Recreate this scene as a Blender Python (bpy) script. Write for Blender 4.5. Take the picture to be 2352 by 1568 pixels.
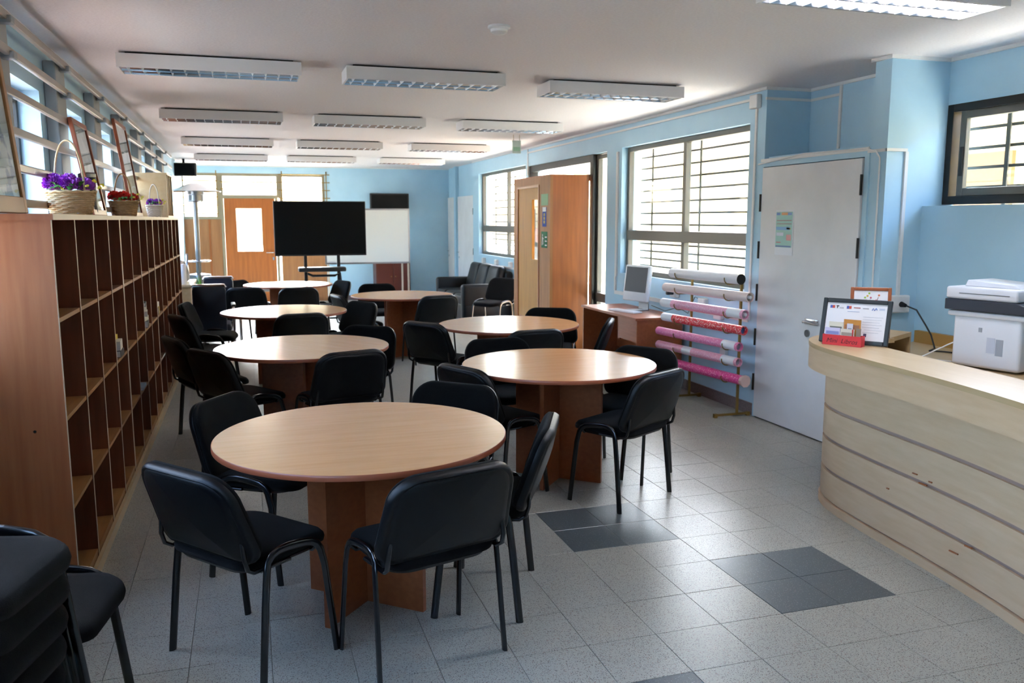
import bpy, bmesh, math, random
from mathutils import Vector, Matrix
random.seed(7)
PI = math.pi
C = bpy.context.scene.collection
S = bpy.context.scene
for o in list(bpy.data.objects): bpy.data.objects.remove(o, do_unlink=True)

# ---------------------------------------------------------------- camera
F, YAW, PITCH, ROLL, EYE = 1933.0, .3045, .1440, -.0013, 1.65
fw = Vector((math.sin(YAW)*math.cos(PITCH), math.cos(YAW)*math.cos(PITCH), -math.sin(PITCH)))
rt = fw.cross(Vector((0, 0, 1))).normalized(); up = rt.cross(fw)
r2 = rt*math.cos(ROLL)+up*math.sin(ROLL); u2 = up*math.cos(ROLL)-rt*math.sin(ROLL)
cam = bpy.data.cameras.new('camera'); camo = bpy.data.objects.new('camera', cam); C.objects.link(camo)
camo.matrix_world = Matrix(((r2.x, u2.x, -fw.x, 0), (r2.y, u2.y, -fw.y, 0), (r2.z, u2.z, -fw.z, EYE), (0, 0, 0, 1)))
cam.sensor_width = 36; cam.lens = F/2352*36; cam.clip_start = .05; cam.clip_end = 300
cam.dof.use_dof = True; cam.dof.focus_distance = 3.3; cam.dof.aperture_fstop = 5.6
S.camera = camo

# ---------------------------------------------------------------- sky, exposure
S.view_settings.view_transform = 'Standard'; S.view_settings.look = 'None'
S.view_settings.gamma = 1; S.view_settings.use_curve_mapping = False
S.view_settings.exposure = 1.98
S.cycles.use_denoising = True
S.cycles.max_bounces = 10; S.cycles.diffuse_bounces = 6; S.cycles.glossy_bounces = 4
S.cycles.transparent_max_bounces = 16
S.cycles.sample_clamp_indirect = 8; S.cycles.caustics_reflective = False; S.cycles.caustics_refractive = False
wd = bpy.data.worlds.new('sky'); S.world = wd; wd.use_nodes = True
bg = wd.node_tree.nodes['Background']; bg.inputs[1].default_value = 1.5
sk = wd.node_tree.nodes.new('ShaderNodeTexSky'); sk.sky_type = 'NISHITA'; sk.sun_disc = False
sk.sun_elevation = math.radians(48); sk.sun_rotation = math.radians(8); sk.air_density = 1.0; sk.dust_density = 5.0; sk.ozone_density = 1.0
wd.node_tree.links.new(sk.outputs[0], bg.inputs[0])

sl = bpy.data.lights.new('sun', 'SUN'); sl.energy = 30; sl.angle = .01; sl.color = (1, .96, .9)
so = bpy.data.objects.new('sun', sl); C.objects.link(so)
so.rotation_euler = Vector((-.08, -.58, -.81)).to_track_quat('-Z', 'Y').to_euler()

# ---------------------------------------------------------------- materials
def lin(c): return tuple((v/12.92 if v <= .04045 else ((v+.055)/1.055)**2.4) for v in c)
def hx(h): return lin(tuple(int(h[i:i+2], 16)/255 for i in (0, 2, 4)))+(1,)
MATS = {}
def mat(name, col, rough=.5, metal=0, coat=0, noise=None, bump=0, scale=20, stretch=(1, 1, 1), col2=None, spec=.5, sheen=0, emit=None, trans=0, contrast=(.35, .65)):
    if name in MATS: return MATS[name]
    m = bpy.data.materials.new(name); m.use_nodes = True; nt = m.node_tree; N = nt.nodes; L = nt.links
    b = N['Principled BSDF']
    col = hx(col) if isinstance(col, str) else col
    b.inputs['Base Color'].default_value = col; b.inputs['Roughness'].default_value = rough
    b.inputs['Metallic'].default_value = metal; b.inputs['Specular IOR Level'].default_value = spec
    b.inputs['Coat Weight'].default_value = coat; b.inputs['Coat Roughness'].default_value = .15
    if sheen: b.inputs['Sheen Weight'].default_value = sheen; b.inputs['Sheen Roughness'].default_value = .4
    if emit: b.inputs['Emission Color'].default_value = hx(emit[0]); b.inputs['Emission Strength'].default_value = emit[1]
    if col2 or bump:
        tc = N.new('ShaderNodeTexCoord'); mp = N.new('ShaderNodeMapping'); mp.inputs['Scale'].default_value = stretch
        L.new(tc.outputs['Object'], mp.inputs[0])
        n = N.new('ShaderNodeTexNoise'); n.inputs['Scale'].default_value = scale; n.inputs['Detail'].default_value = 6
        L.new(mp.outputs[0], n.inputs['Vector'])
        if col2:
            r = N.new('ShaderNodeValToRGB'); r.color_ramp.elements[0].color = col; r.color_ramp.elements[1].color = hx(col2)
            r.color_ramp.elements[0].position, r.color_ramp.elements[1].position = contrast
            L.new(n.outputs[0], r.inputs[0]); L.new(r.outputs[0], b.inputs['Base Color'])
        if bump:
            bp = N.new('ShaderNodeBump'); bp.inputs['Strength'].default_value = bump; bp.inputs['Distance'].default_value = .003
            L.new(n.outputs[0], bp.inputs['Height']); L.new(bp.outputs[0], b.inputs['Normal'])
    MATS[name] = m; return m
def terrazzo(name, base, specks, rough=.32):
    m = bpy.data.materials.new(name); m.use_nodes = True; nt = m.node_tree; N = nt.nodes; L = nt.links
    b = N['Principled BSDF']; b.inputs['Roughness'].default_value = rough
    g = N.new('ShaderNodeNewGeometry')
    cur = None
    basec = hx(base)
    last = N.new('ShaderNodeRGB'); last.outputs[0].default_value = basec; last = last.outputs[0]
    n = N.new('ShaderNodeTexNoise'); n.inputs['Scale'].default_value = 1.3; n.inputs['Detail'].default_value = 8; L.new(g.outputs['Position'], n.inputs['Vector'])
    hs = N.new('ShaderNodeHueSaturation'); mr = N.new('ShaderNodeMapRange'); mr.inputs[3].default_value = .82; mr.inputs[4].default_value = 1.16
    L.new(n.outputs[0], mr.inputs[0]); L.new(mr.outputs[0], hs.inputs['Value']); L.new(last, hs.inputs['Color']); last = hs.outputs[0]
    for sc, size, c in specks:
        v = N.new('ShaderNodeTexVoronoi'); v.inputs['Scale'].default_value = sc; L.new(g.outputs['Position'], v.inputs['Vector'])
        lt = N.new('ShaderNodeMath'); lt.operation = 'LESS_THAN'; lt.inputs[1].default_value = size; L.new(v.outputs['Distance'], lt.inputs[0])
        mx = N.new('ShaderNodeMix'); mx.data_type = 'RGBA'; L.new(lt.outputs[0], mx.inputs[0]); L.new(last, mx.inputs[6]); mx.inputs[7].default_value = hx(c)
        last = mx.outputs[2]
    L.new(last, b.inputs['Base Color']); 
    n2 = N.new('ShaderNodeTexNoise'); n2.inputs['Scale'].default_value = 3; L.new(g.outputs['Position'], n2.inputs['Vector'])
    m2 = N.new('ShaderNodeMapRange'); m2.inputs[3].default_value = rough-.03; m2.inputs[4].default_value = rough+.05; L.new(n2.outputs[0], m2.inputs[0]); L.new(m2.outputs[0], b.inputs['Roughness'])
    return m
def dots(name, base, dot, scale=60, size=.25, band=None):
    m = mat(name, base, .45); nt = m.node_tree; N = nt.nodes; L = nt.links; b = N['Principled BSDF']
    tc = N.new('ShaderNodeTexCoord'); v = N.new('ShaderNodeTexVoronoi'); v.inputs['Scale'].default_value = scale; v.inputs['Randomness'].default_value = .8
    L.new(tc.outputs['Object'], v.inputs['Vector'])
    lt = N.new('ShaderNodeMath'); lt.operation = 'LESS_THAN'; lt.inputs[1].default_value = size; L.new(v.outputs['Distance'], lt.inputs[0])
    mx = N.new('ShaderNodeMix'); mx.data_type = 'RGBA'; L.new(lt.outputs[0], mx.inputs[0]); mx.inputs[6].default_value = hx(base); mx.inputs[7].default_value = hx(dot)
    L.new(mx.outputs[2], b.inputs['Base Color']); return m
def glass(name, tint='f4fbff'):
    m = bpy.data.materials.new(name); m.use_nodes = True; nt = m.node_tree; N = nt.nodes; L = nt.links
    N.remove(N['Principled BSDF']); t = N.new('ShaderNodeBsdfTransparent'); t.inputs[0].default_value = hx(tint)
    g = N.new('ShaderNodeBsdfGlossy'); g.inputs['Roughness'].default_value = .02; f = N.new('ShaderNodeFresnel'); f.inputs[0].default_value = 1.45
    ge = N.new('ShaderNodeNewGeometry'); mm = N.new('ShaderNodeMath'); mm.operation = 'MULTIPLY'; iv = N.new('ShaderNodeMath'); iv.operation = 'SUBTRACT'; iv.inputs[0].default_value = 1
    L.new(ge.outputs['Backfacing'], iv.inputs[1]); L.new(f.outputs[0], mm.inputs[0]); L.new(iv.outputs[0], mm.inputs[1])
    x = N.new('ShaderNodeMixShader'); L.new(mm.outputs[0], x.inputs[0]); L.new(t.outputs[0], x.inputs[1]); L.new(g.outputs[0], x.inputs[2])
    L.new(x.outputs[0], N['Material Output'].inputs[0]); return m

M_blue = mat('blue_paint', 'aed1e4', .5, col2='a7cbdf', scale=2.5, bump=.08)
M_ceil = mat('ceiling_plaster', 'e6e1e2', .85, col2='e0dadb', scale=60, bump=.5)
M_white = mat('white_paint', 'dcdcdc', .5)
M_door = mat('white_door', 'dddddf', .45, col2='d4d4d6', scale=3)
M_alu = mat('bronze_aluminium', '6a655c', .45, metal=.3)
M_aludark = mat('dark_aluminium', '25221f', .4, metal=.3)
M_bar = mat('grille_paint', '5d5648', .5)
M_rail = mat('rail_paint', 'a39a90', .3, col2='8b8178', scale=5, stretch=(1, .2, 1))
M_post = mat('post_paint', '8d9294', .45)
M_chery = mat('cherry_laminate', 'a25c36', .33, col2='92502c', scale=5, stretch=(9, .8, 9), contrast=(.3, .7))
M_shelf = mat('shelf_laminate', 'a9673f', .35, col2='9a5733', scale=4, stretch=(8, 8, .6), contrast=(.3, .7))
M_shelfin = mat('shelf_inner_shaded', '774227', .5, col2='69381f', scale=4, stretch=(8, 8, .7))  # shelf laminate darkened, compartment shade put into the colour
M_shelfb = mat('shelf_board', 'ab7a45', .45, col2='9c6b3a', scale=4, stretch=(8, .7, 8))
M_edge = mat('pale_edge', 'cbb9a4', .4)
M_top = mat('table_laminate', 'cf9b69', .23, col2='c58f5c', scale=3.5, stretch=(1, 10, 10), contrast=(.25, .75), spec=.5)
M_topedge = mat('table_edge', '9a5236', .35)
M_maple = mat('maple_laminate', 'c4ab84', .36, col2='bb9f74', scale=4, stretch=(7, .8, 8), contrast=(.25, .75))
M_maplef = mat('maple_front', 'd8bc9c', .4, col2='cdae8a', scale=4, stretch=(1.2, 1.2, 9), contrast=(.25, .75))
M_groove = mat('groove', 'a38b7f', .5)
M_oak = mat('amber_plywood', 'b0642a', .45, col2='8f4f1e', scale=3, stretch=(7, 7, .5), contrast=(.25, .75))
M_oak2 = mat('amber_plywood_light', 'a8703e', .5, col2='966232', scale=3, stretch=(7, 7, .5))
M_panel = mat('brown_plywood', '9c6a40', .45, col2='8f5f38', scale=3, stretch=(7, 7, .5))
M_fab = mat('black_fabric', '060607', .95, bump=.9, scale=600, sheen=.05, spec=.15)
M_plast = mat('black_plastic', '08090c', .33, bump=.25, scale=900, spec=.3)
M_metal = mat('black_enamel', '0c0d10', .22, coat=.4)
M_leather = mat('black_leather', '070809', .45, bump=.5, scale=40, spec=.25)
M_chrome = mat('chrome', 'd8d8dc', .15, metal=1)
M_steel = mat('brushed_steel', '8d8d90', .32, metal=1)
M_screen = mat('dark_screen', '070708', .35, spec=.15)
M_tvb = mat('tv_plastic', '101012', .4)
M_gold = mat('brass_paint', '8a6f35', .4, metal=.4)
M_wick = mat('wicker', 'cdb58c', .6, col2='b99c6e', scale=30)
M_wick2 = mat('wicker_brown', 'a37f50', .6, col2='8d6a40', scale=30)
M_lum = mat('luminaire_enamel', 'd9d7d6', .45)
M_refl = mat('mirror_aluminium', 'dedee2', .12, metal=1)
M_blade = mat('louvre_white', 'e6e8e8', .3)
M_tube = mat('fluorescent_tube_off', 'e8e8e8', .3)
M_lit = mat('fluorescent_tube_lit', 'ffffff', .3, emit=('f4f3ff', 55))
M_glass = glass('window_glass')
M_cream = mat('cream_render', 'e8cf98', .8)
M_brown = mat('brown_shutter', '8a6b4a', .7)
M_redroof = mat('red_roof', 'b0563f', .8)
M_concrete = mat('concrete', 'b9b2a6', .85, col2='aaa398', scale=3)
M_paper = mat('paper', 'e6e6ea', .6)
M_red = mat('red_card', 'cf2f38', .5)
M_green = mat('leaf_green', '3f7a34', .5)
M_terr = terrazzo('terrazzo_light', 'a3a399', [(150, .28, '6a6864'), (95, .2, '58504c'), (120, .18, 'c2bfb4'), (70, .16, '85685c')])
M_terd = terrazzo('terrazzo_dark', '4f585c', [(150, .24, '3a4144'), (110, .18, '8b9391'), (70, .14, '6f6560')])
M_grout = mat('grout', '8b8a83', .7)
M_base = mat('skirting_terrazzo', '7b6a68', .45, col2='6a5a58', scale=80)

# ---------------------------------------------------------------- geometry helpers
class G:
    def __init__(s): s.v = []; s.f = []; s.mi = []; s.cur = 0
    def add(s, vs, fs):
        n = len(s.v); s.v += [tuple(v) for v in vs]; s.f += [tuple(i+n for i in f) for f in fs]; s.mi += [s.cur]*len(fs); return s
    def box(s, x0, x1, y0, y1, z0, z1):
        x0, x1 = min(x0, x1), max(x0, x1); y0, y1 = min(y0, y1), max(y0, y1); z0, z1 = min(z0, z1), max(z0, z1)
        return s.add([(x0, y0, z0), (x1, y0, z0), (x1, y1, z0), (x0, y1, z0), (x0, y0, z1), (x1, y0, z1), (x1, y1, z1), (x0, y1, z1)],
                     [(3, 2, 1, 0), (4, 5, 6, 7), (0, 1, 5, 4), (1, 2, 6, 5), (2, 3, 7, 6), (3, 0, 4, 7)])
    def cbox(s, c, d): return s.box(c[0]-d[0]/2, c[0]+d[0]/2, c[1]-d[1]/2, c[1]+d[1]/2, c[2]-d[2]/2, c[2]+d[2]/2)
    def rbox(s, c, d, r=.01, n=3):      # rounded box
        bm = bmesh.new(); bmesh.ops.create_cube(bm, size=1)
        for v in bm.verts: v.co = Vector((v.co.x*d[0], v.co.y*d[1], v.co.z*d[2]))
        bmesh.ops.bevel(bm, geom=bm.edges[:], offset=min(r, min(d)*.49), segments=n, affect='EDGES', profile=.5)
        for v in bm.verts: v.co += Vector(c)
        bm.verts.index_update(); s.add([v.co[:] for v in bm.verts], [[v.index for v in f.verts] for f in bm.faces]); bm.free(); return s
    def xf(s, m, start=0):
        for i in range(start, len(s.v)): s.v[i] = tuple(m @ Vector(s.v[i]))
        return s
    def tube(s, pts, r, n=8, ry=None, closed=False, caps=True, up=None):
        P = [Vector(p) for p in pts]; k = len(P); base = len(s.v)
        rs = r if isinstance(r, (list, tuple)) else [r]*k
        fr = None; T = []
        for i in range(k):
            a = P[(i-1) % k] if (closed or i > 0) else P[0]; b = P[(i+1) % k] if (closed or i < k-1) else P[-1]
            T.append((b-a).normalized())
        ref = Vector(up) if up else (Vector((0, 0, 1)) if abs(T[0].z) < .9 else Vector((1, 0, 0)))
        u = (ref-T[0]*ref.dot(T[0])).normalized()
        vs = []
        for i in range(k):
            if up: u = (Vector(up)-T[i]*Vector(up).dot(T[i])).normalized()
            else: u = (u-T[i]*u.dot(T[i])).normalized()
            w = T[i].cross(u)
            for j in range(n):
                a = 2*PI*j/n
                vs.append(P[i]+u*math.cos(a)*rs[i]+w*math.sin(a)*(rs[i] if ry is None else ry*rs[i]/rs[0]))
        fs = []
        for i in range(k if closed else k-1):
            for j in range(n):
                a = i*n+j; b = i*n+(j+1) % n; c = ((i+1) % k)*n+(j+1) % n; d = ((i+1) % k)*n+j
                fs.append((a, b, c, d))
        if caps and not closed: fs.append(tuple(range(n-1, -1, -1))); fs.append(tuple((k-1)*n+j for j in range(n)))
        return s.add(vs, fs)
    def cyl(s, a, b, r, n=16, r2=None): return s.tube([a, b], [r, r if r2 is None else r2], n)
    def lathe(s, prof, c=(0, 0, 0), n=24, sx=1, sy=1, close=True):
        vs = []; fs = []
        for (r, z) in prof:
            for j in range(n):
                a = 2*PI*j/n; vs.append((c[0]+r*math.cos(a)*sx, c[1]+r*math.sin(a)*sy, c[2]+z))
        for i in range(len(prof)-1):
            for j in range(n): fs.append((i*n+j, i*n+(j+1) % n, (i+1)*n+(j+1) % n, (i+1)*n+j))
        if close: fs.append(tuple(range(n-1, -1, -1))); fs.append(tuple((len(prof)-1)*n+j for j in range(n)))
        return s.add(vs, fs)
    def prism(s, poly, z0, z1):
        n = len(poly); return s.add([(p[0], p[1], z0) for p in poly]+[(p[0], p[1], z1) for p in poly],
            [tuple(range(n-1, -1, -1)), tuple(range(n, 2*n))]+[(i, (i+1) % n, n+(i+1) % n, n+i) for i in range(n)])
    def pad(s, outline, prof, fn):      # stacked scaled outlines, mapped by fn(u, v, d)
        n = len(outline); vs = []; fs = []
        for (inset, d) in prof:
            for (u, v) in outline: vs.append(fn(u*inset, v*inset, d))
        for i in range(len(prof)-1):
            for j in range(n): fs.append((i*n+j, i*n+(j+1) % n, (i+1)*n+(j+1) % n, (i+1)*n+j))
        a = len(vs); vs.append(fn(0, 0, prof[0][1])); vs.append(fn(0, 0, prof[-1][1]))
        for j in range(n): fs.append((a, (j+1) % n, j)); fs.append((a+1, (len(prof)-1)*n+j, (len(prof)-1)*n+(j+1) % n))
        return s.add(vs, fs)
    def mesh(s, name):
        m = bpy.data.meshes.new(name); m.from_pydata(s.v, [], s.f); m.update(); return m
    def build(s, name, mats, parent=None, smooth=False, world=False, bevel=0, label=None):
        if world and parent is not None:
            p = parent; off = Vector((0, 0, 0))
            while p is not None: off += p.location; p = p.parent
            s.v = [(v[0]-off.x, v[1]-off.y, v[2]-off.z) for v in s.v]
        m = s.mesh(name)
        bm = bmesh.new(); bm.from_mesh(m); bmesh.ops.recalc_face_normals(bm, faces=bm.faces[:])
        if bevel: bmesh.ops.bevel(bm, geom=[e for e in bm.edges if e.calc_face_angle(0) > .6], offset=bevel, segments=2, affect='EDGES', profile=.5)
        if bevel == 0 and not smooth or len(set(s.mi)) > 1: pass
        bm.to_mesh(m); bm.free()
        mats = mats if isinstance(mats, (list, tuple)) else [mats]
        for x in mats: m.materials.append(x)
        if len(set(s.mi)) > 1 and not bevel:
            for i, p in enumerate(m.polygons): p.material_index = s.mi[i]
        if smooth:
            m.shade_smooth() if hasattr(m, 'shade_smooth') else None
            try: m.set_sharp_from_angle(angle=math.radians(42 if smooth is True else smooth))
            except Exception: pass
        o = bpy.data.objects.new(name, m); C.objects.link(o)
        if parent is not None: o.parent = parent
        if label: o['label'] = label
        return o
def thing(name, label, cat, loc=(0, 0, 0), rz=0, group=None):
    o = bpy.data.objects.new(name, None); C.objects.link(o); o.location = loc; o.rotation_euler = (0, 0, rz)
    o.empty_display_size = .1
    o['label'] = label; o['category'] = cat
    if group: o['group'] = group
    return o
def tag(o, label, cat, group=None):
    o['label'] = label; o['category'] = cat
    if group: o['group'] = group
    return o
def struct(name, g, m, parent=None, **k):
    o = g.build(name, m, parent, **k)
    if parent is None: o['kind'] = 'structure'
    return o
def sempty(name, loc=(0, 0, 0)):
    o = bpy.data.objects.new(name, None); C.objects.link(o); o.location = loc; o['kind'] = 'structure'; return o
def dup(root, loc, rz, label, group=None):
    r = root.copy(); C.objects.link(r); r.location = loc; r.rotation_euler = (0, 0, rz); r['label'] = label
    if group: r['group'] = group
    for ch in list(root.children):
        c = ch.copy(); C.objects.link(c); c.parent = r
        for g in ch.children:
            d = g.copy(); C.objects.link(d); d.parent = c
    return r
def rrect(w, h, r, n=6, w2=None, rb=None):       # rounded rectangle outline centred at 0 (w2: width at top)
    w2 = w if w2 is None else w2; rb = r if rb is None else rb; pts = []
    for (cx, cy, a0, rr) in ((w/2-rb, -h/2+rb, -90, rb), (w2/2-r, h/2-r, 0, r), (-w2/2+r, h/2-r, 90, r), (-w/2+rb, -h/2+rb, 180, rb)):
        for i in range(n+1):
            a = math.radians(a0+90*i/n); pts.append((cx+rr*math.cos(a), cy+rr*math.sin(a)))
    return pts

# ================================================================ SETTING
CE = 2.70; XR = 4.054; XL = -1.12; YF = 17.6; YB = -2.5
# floor: grout bed, tiles
fl = struct('floor', G().box(XL-.3, 4.75, YB-.2, YF+.3, -.12, -.004), M_grout)
T = .2955; gx0, gy0 = 1.503, 2.86
cells = []
i0, i1 = -9, 11; j0, j1 = -3, 50
dark = set()
for (a, b) in ((0, 3), (2, 0), (-2, -3), (-4, -6)):
    for p in (0, 1):
        for q in (0, 1): dark.add((a+p, b+q))
for i in range(i0, i1):
    for j in range(j0, j1):
        x = gx0+T*i; y = gy0+T*j
        if x < -1.2 or x > 4.45 or y > YF: continue
        cells.append((x, y, (i, j) in dark))
cells.sort(key=lambda c: c[0]**2*.3+c[1]**2 if -.75 < c[0] < 3.9 and c[1] > 1.9 else 1e5)
def tile_mesh(m):
    g = G(); h = T/2-.0009; e = .0012
    g.add([(-h, -h, -.006), (h, -h, -.006), (h, h, -.006), (-h, h, -.006), (-h, -h, -e), (h, -h, -e), (h, h, -e), (-h, h, -e), (-h+e, -h+e, 0), (h-e, -h+e, 0), (h-e, h-e, 0), (-h+e, h-e, 0)],
          [(0, 1, 5, 4), (1, 2, 6, 5), (2, 3, 7, 6), (3, 0, 4, 7), (4, 5, 9, 8), (5, 6, 10, 9), (6, 7, 11, 10), (7, 4, 8, 11), (8, 9, 10, 11)])
    me = g.mesh('floor_tile'); me.materials.append(m); return me
tl, td = tile_mesh(M_terr), tile_mesh(M_terd)
for (x, y, dk) in cells[:299]:
    o = bpy.data.objects.new('floor_tile', td if dk else tl); o.location = (x+T/2, y+T/2, random.uniform(-.0004, .0004)); C.objects.link(o); o.parent = fl
g = G()
for (x, y, dk) in cells[299:]:
    h = T/2-.0009; g.box(x+T/2-h, x+T/2+h, y+T/2-h, y+T/2+h, -.006, 0)
j = -4
y = gy0+T*(j0)
while y > YB:
    y -= T
    for i in range(i0, i1): g.box(gx0+T*i+.001, gx0+T*(i+1)-.001, y+.001, y+T-.001, -.006, 0)
o = g.build('tile_field', M_terr, fl); o['kind'] = 'stuff'
struct('ceiling', G().box(XL-.35, 5.1, YB-.2, YF+.3, CE, CE+.2), M_ceil)

# left wall: sill wall, lintel, piers between windows
wl = sempty('wall_left', (XL, 0, 0))
WX = XL-.15
G().box(WX, XL, YB, YF, 0, 1.12).build('sill_wall', M_blue, wl, world=True)
G().box(WX, XL, YB, YF, 2.40, CE).build('lintel', M_blue, wl, world=True)
E0, PER, OP = 5.70, 1.37, .92
ks = range(-4, 8)
prev = YB
pg = G()
for k in ks:
    e = E0+PER*k; s = e-OP
    if k == ks[0]: pg.box(WX, XL, YB, s, 1.12, 2.40)
    pg.box(WX, XL, e, e+PER-OP if k != ks[-1] else YF, 1.12, 2.40)
pg.build('pier', M_blue, wl, world=True)
nw = 1
for k in ks:
    e = E0+PER*k; s = e-OP
    w = sempty('window_%d' % nw, (XL, s, 1.12)); nw += 1
    f = G(); xo, xi = XL-.149, XL-.115
    f.box(xo, xi, s, s+.05, 1.12, 2.40).box(xo, xi, e-.035, e, 1.12, 2.40).box(xo, xi, s+.05, e-.035, 1.12, 1.17).box(xo, xi, s+.05, e-.035, 2.33, 2.40)
    fr = f.build('window_frame', M_aludark, w, world=True, bevel=.003)
    f = G(); m = (s+e)/2-.05; f.box(xo+.005, xi-.005, m-.02, m+.02, 1.17, 2.35); f.build('mullion', M_aludark, w, world=True)
    G().box(XL-.147, XL-.142, s+.05, m-.02, 1.17, 2.33).build('window_pane', M_glass, w, world=True)
    G().box(XL-.147, XL-.142, m+.02, e-.035, 1.17, 2.33).build('window_pane', M_glass, w, world=True)
# security rails over the left windows
rl = thing('window_grille', 'long grey horizontal window rails on upright posts along the left wall', 'grille', (XL, 5, 1.1))
for k in range(-3, 6):
    e = E0+PER*k
    G().rbox((XL+.035, e+.28, 1.85), (.07, .28, 1.5), .008, 2).build('rail_post', M_post, rl, world=True)
    for z in (2.585, 2.425):
        G().rbox((XL+.085, e+.28, z-.012), (.09, .07, .035), .006, 2).build('rail_bracket', M_post, rl, world=True)
for z in (2.59, 2.43, 2.245, 2.065, 1.895, 1.73):
    G().rbox((XL+.10, 5.5, z), (.025, 16.8, .042), .006, 2).build('rail', M_rail, rl, world=True)

# far wall with door and windows
wf = sempty('wall_back', (1.5, YF, 0))
g = G()
fx0, fx1 = -1.15, 1.57; fz0, fz1 = 0.0, 2.55
g.box(XL-.3, fx0, YF, YF+.2, 0, CE).box(fx1, 5.0, YF, YF+.2, 0, CE).box(fx0, fx1, YF, YF+.2, fz1, CE)
g.build('wall_body', M_blue, wf, world=True)
dl, dr = -.375, .585
g = G()
g.box(fx0, dl-.06, YF+.02, YF+.08, 0, 1.66); g.build('wood_panel', M_panel, wf, world=True)
g = G(); g.box(dr+.1, fx1, YF+.02, YF+.08, 0, 1.10); g.build('wood_panel', M_panel, wf, world=True)
g = G().box(dl-.30, dl-.27, YF+.01, YF+.02, 0, 1.66); g.build('panel_batten', M_oak, wf, world=True)
wf1 = sempty('window_%d' % nw, (fx0, YF, 1.66)); nw += 1
def rectframe(x0, x1, z0, z1, y, t, d, mt, root, name='window_frame'):
    g = G(); g.box(x0, x0+t, y, y+d, z0, z1).box(x1-t, x1, y, y+d, z0, z1).box(x0+t, x1-t, y, y+d, z0, z0+t).box(x0+t, x1-t, y, y+d, z1-t, z1)
    return g.build(name, mt, root, world=True, bevel=.003)
M_khaki = mat('khaki_frame', '8a806a', .5)
for (a, b, z0, z1) in ((fx0, dl-.06, 1.66, fz1), (dl-.06, dr+.1, 2.08, fz1), (dr+.1, fx1, 1.10, fz1)):
    rectframe(a, b, z0, z1, YF+.0, .055, .07, M_khaki, wf1)
    G().box(a+.055, b-.055, YF+.03, YF+.036, z0+.055, z1-.055).build('window_pane', M_glass, wf1, world=True)
for zz in [1.78+.155*i for i in range(5)]:
    G().cyl((fx0-.02, YF-.03, zz), (dl-.1, YF-.03, zz), .012, 6).build('grille_bar', M_gold, wf1, world=True, smooth=True)
for zz in (2.25, 2.38):
    G().cyl((dl-.05, YF-.03, zz), (dr+.05, YF-.03, zz), .012, 6).build('grille_bar', M_gold, wf1, world=True, smooth=True)
for zz in [1.30+.155*i for i in range(9)]:
    G().cyl((dr+.08, YF-.03, zz), (fx1+.1, YF-.03, zz), .009, 6).build('grille_bar', M_gold, wf1, world=True, smooth=True)
for xx in (fx1+.03, dr+.15, dl-.12):
    G().cyl((xx, YF-.03, 1.2 if xx > 0 else 1.7), (xx, YF-.03, 2.6), .009, 6).build('grille_bar', M_gold, wf1, world=True, smooth=True)
d1 = sempty('door_1', (dl, YF, 0))
g = G(); px0, px1, pz0, pz1 = -.155, .325, 1.03, 1.87
def holed(x0, x1, z0, z1, a, b, c, d, y0, y1, mt, root, nm):
    g = G().box(x0, a, y0, y1, z0, z1).box(b, x1, y0, y1, z0, z1).box(a, b, y0, y1, z0, c).box(a, b, y0, y1, d, z1); return g.build(nm, mt, root, world=True)
holed(dl, dr, .01, 2.07, px0, px1, pz0, pz1, YF+.0, YF+.045, M_oak, d1, 'door_leaf')
G().box(px0, px1, YF+.02, YF+.026, pz0, pz1).build('door_pane', M_glass, d1, world=True)
rectframe(dl-.06, dr+.06, -.05, 2.12, YF-.01, .055, .08, M_khaki, d1, 'door_frame')
g = G().cyl((dr-.06, YF, 1.0), (dr-.06, YF-.06, 1.0), .012).cyl((dr-.06, YF-.055, 1.0), (dr-.2, YF-.055, 1.0), .01).lathe([(.0, -.03), (.022, -.03), (.022, .03), (0, .03)], (dr-.06, YF-.004, .88), 12)
g.build('door_handle', M_chrome, d1, world=True, smooth=True)

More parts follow.
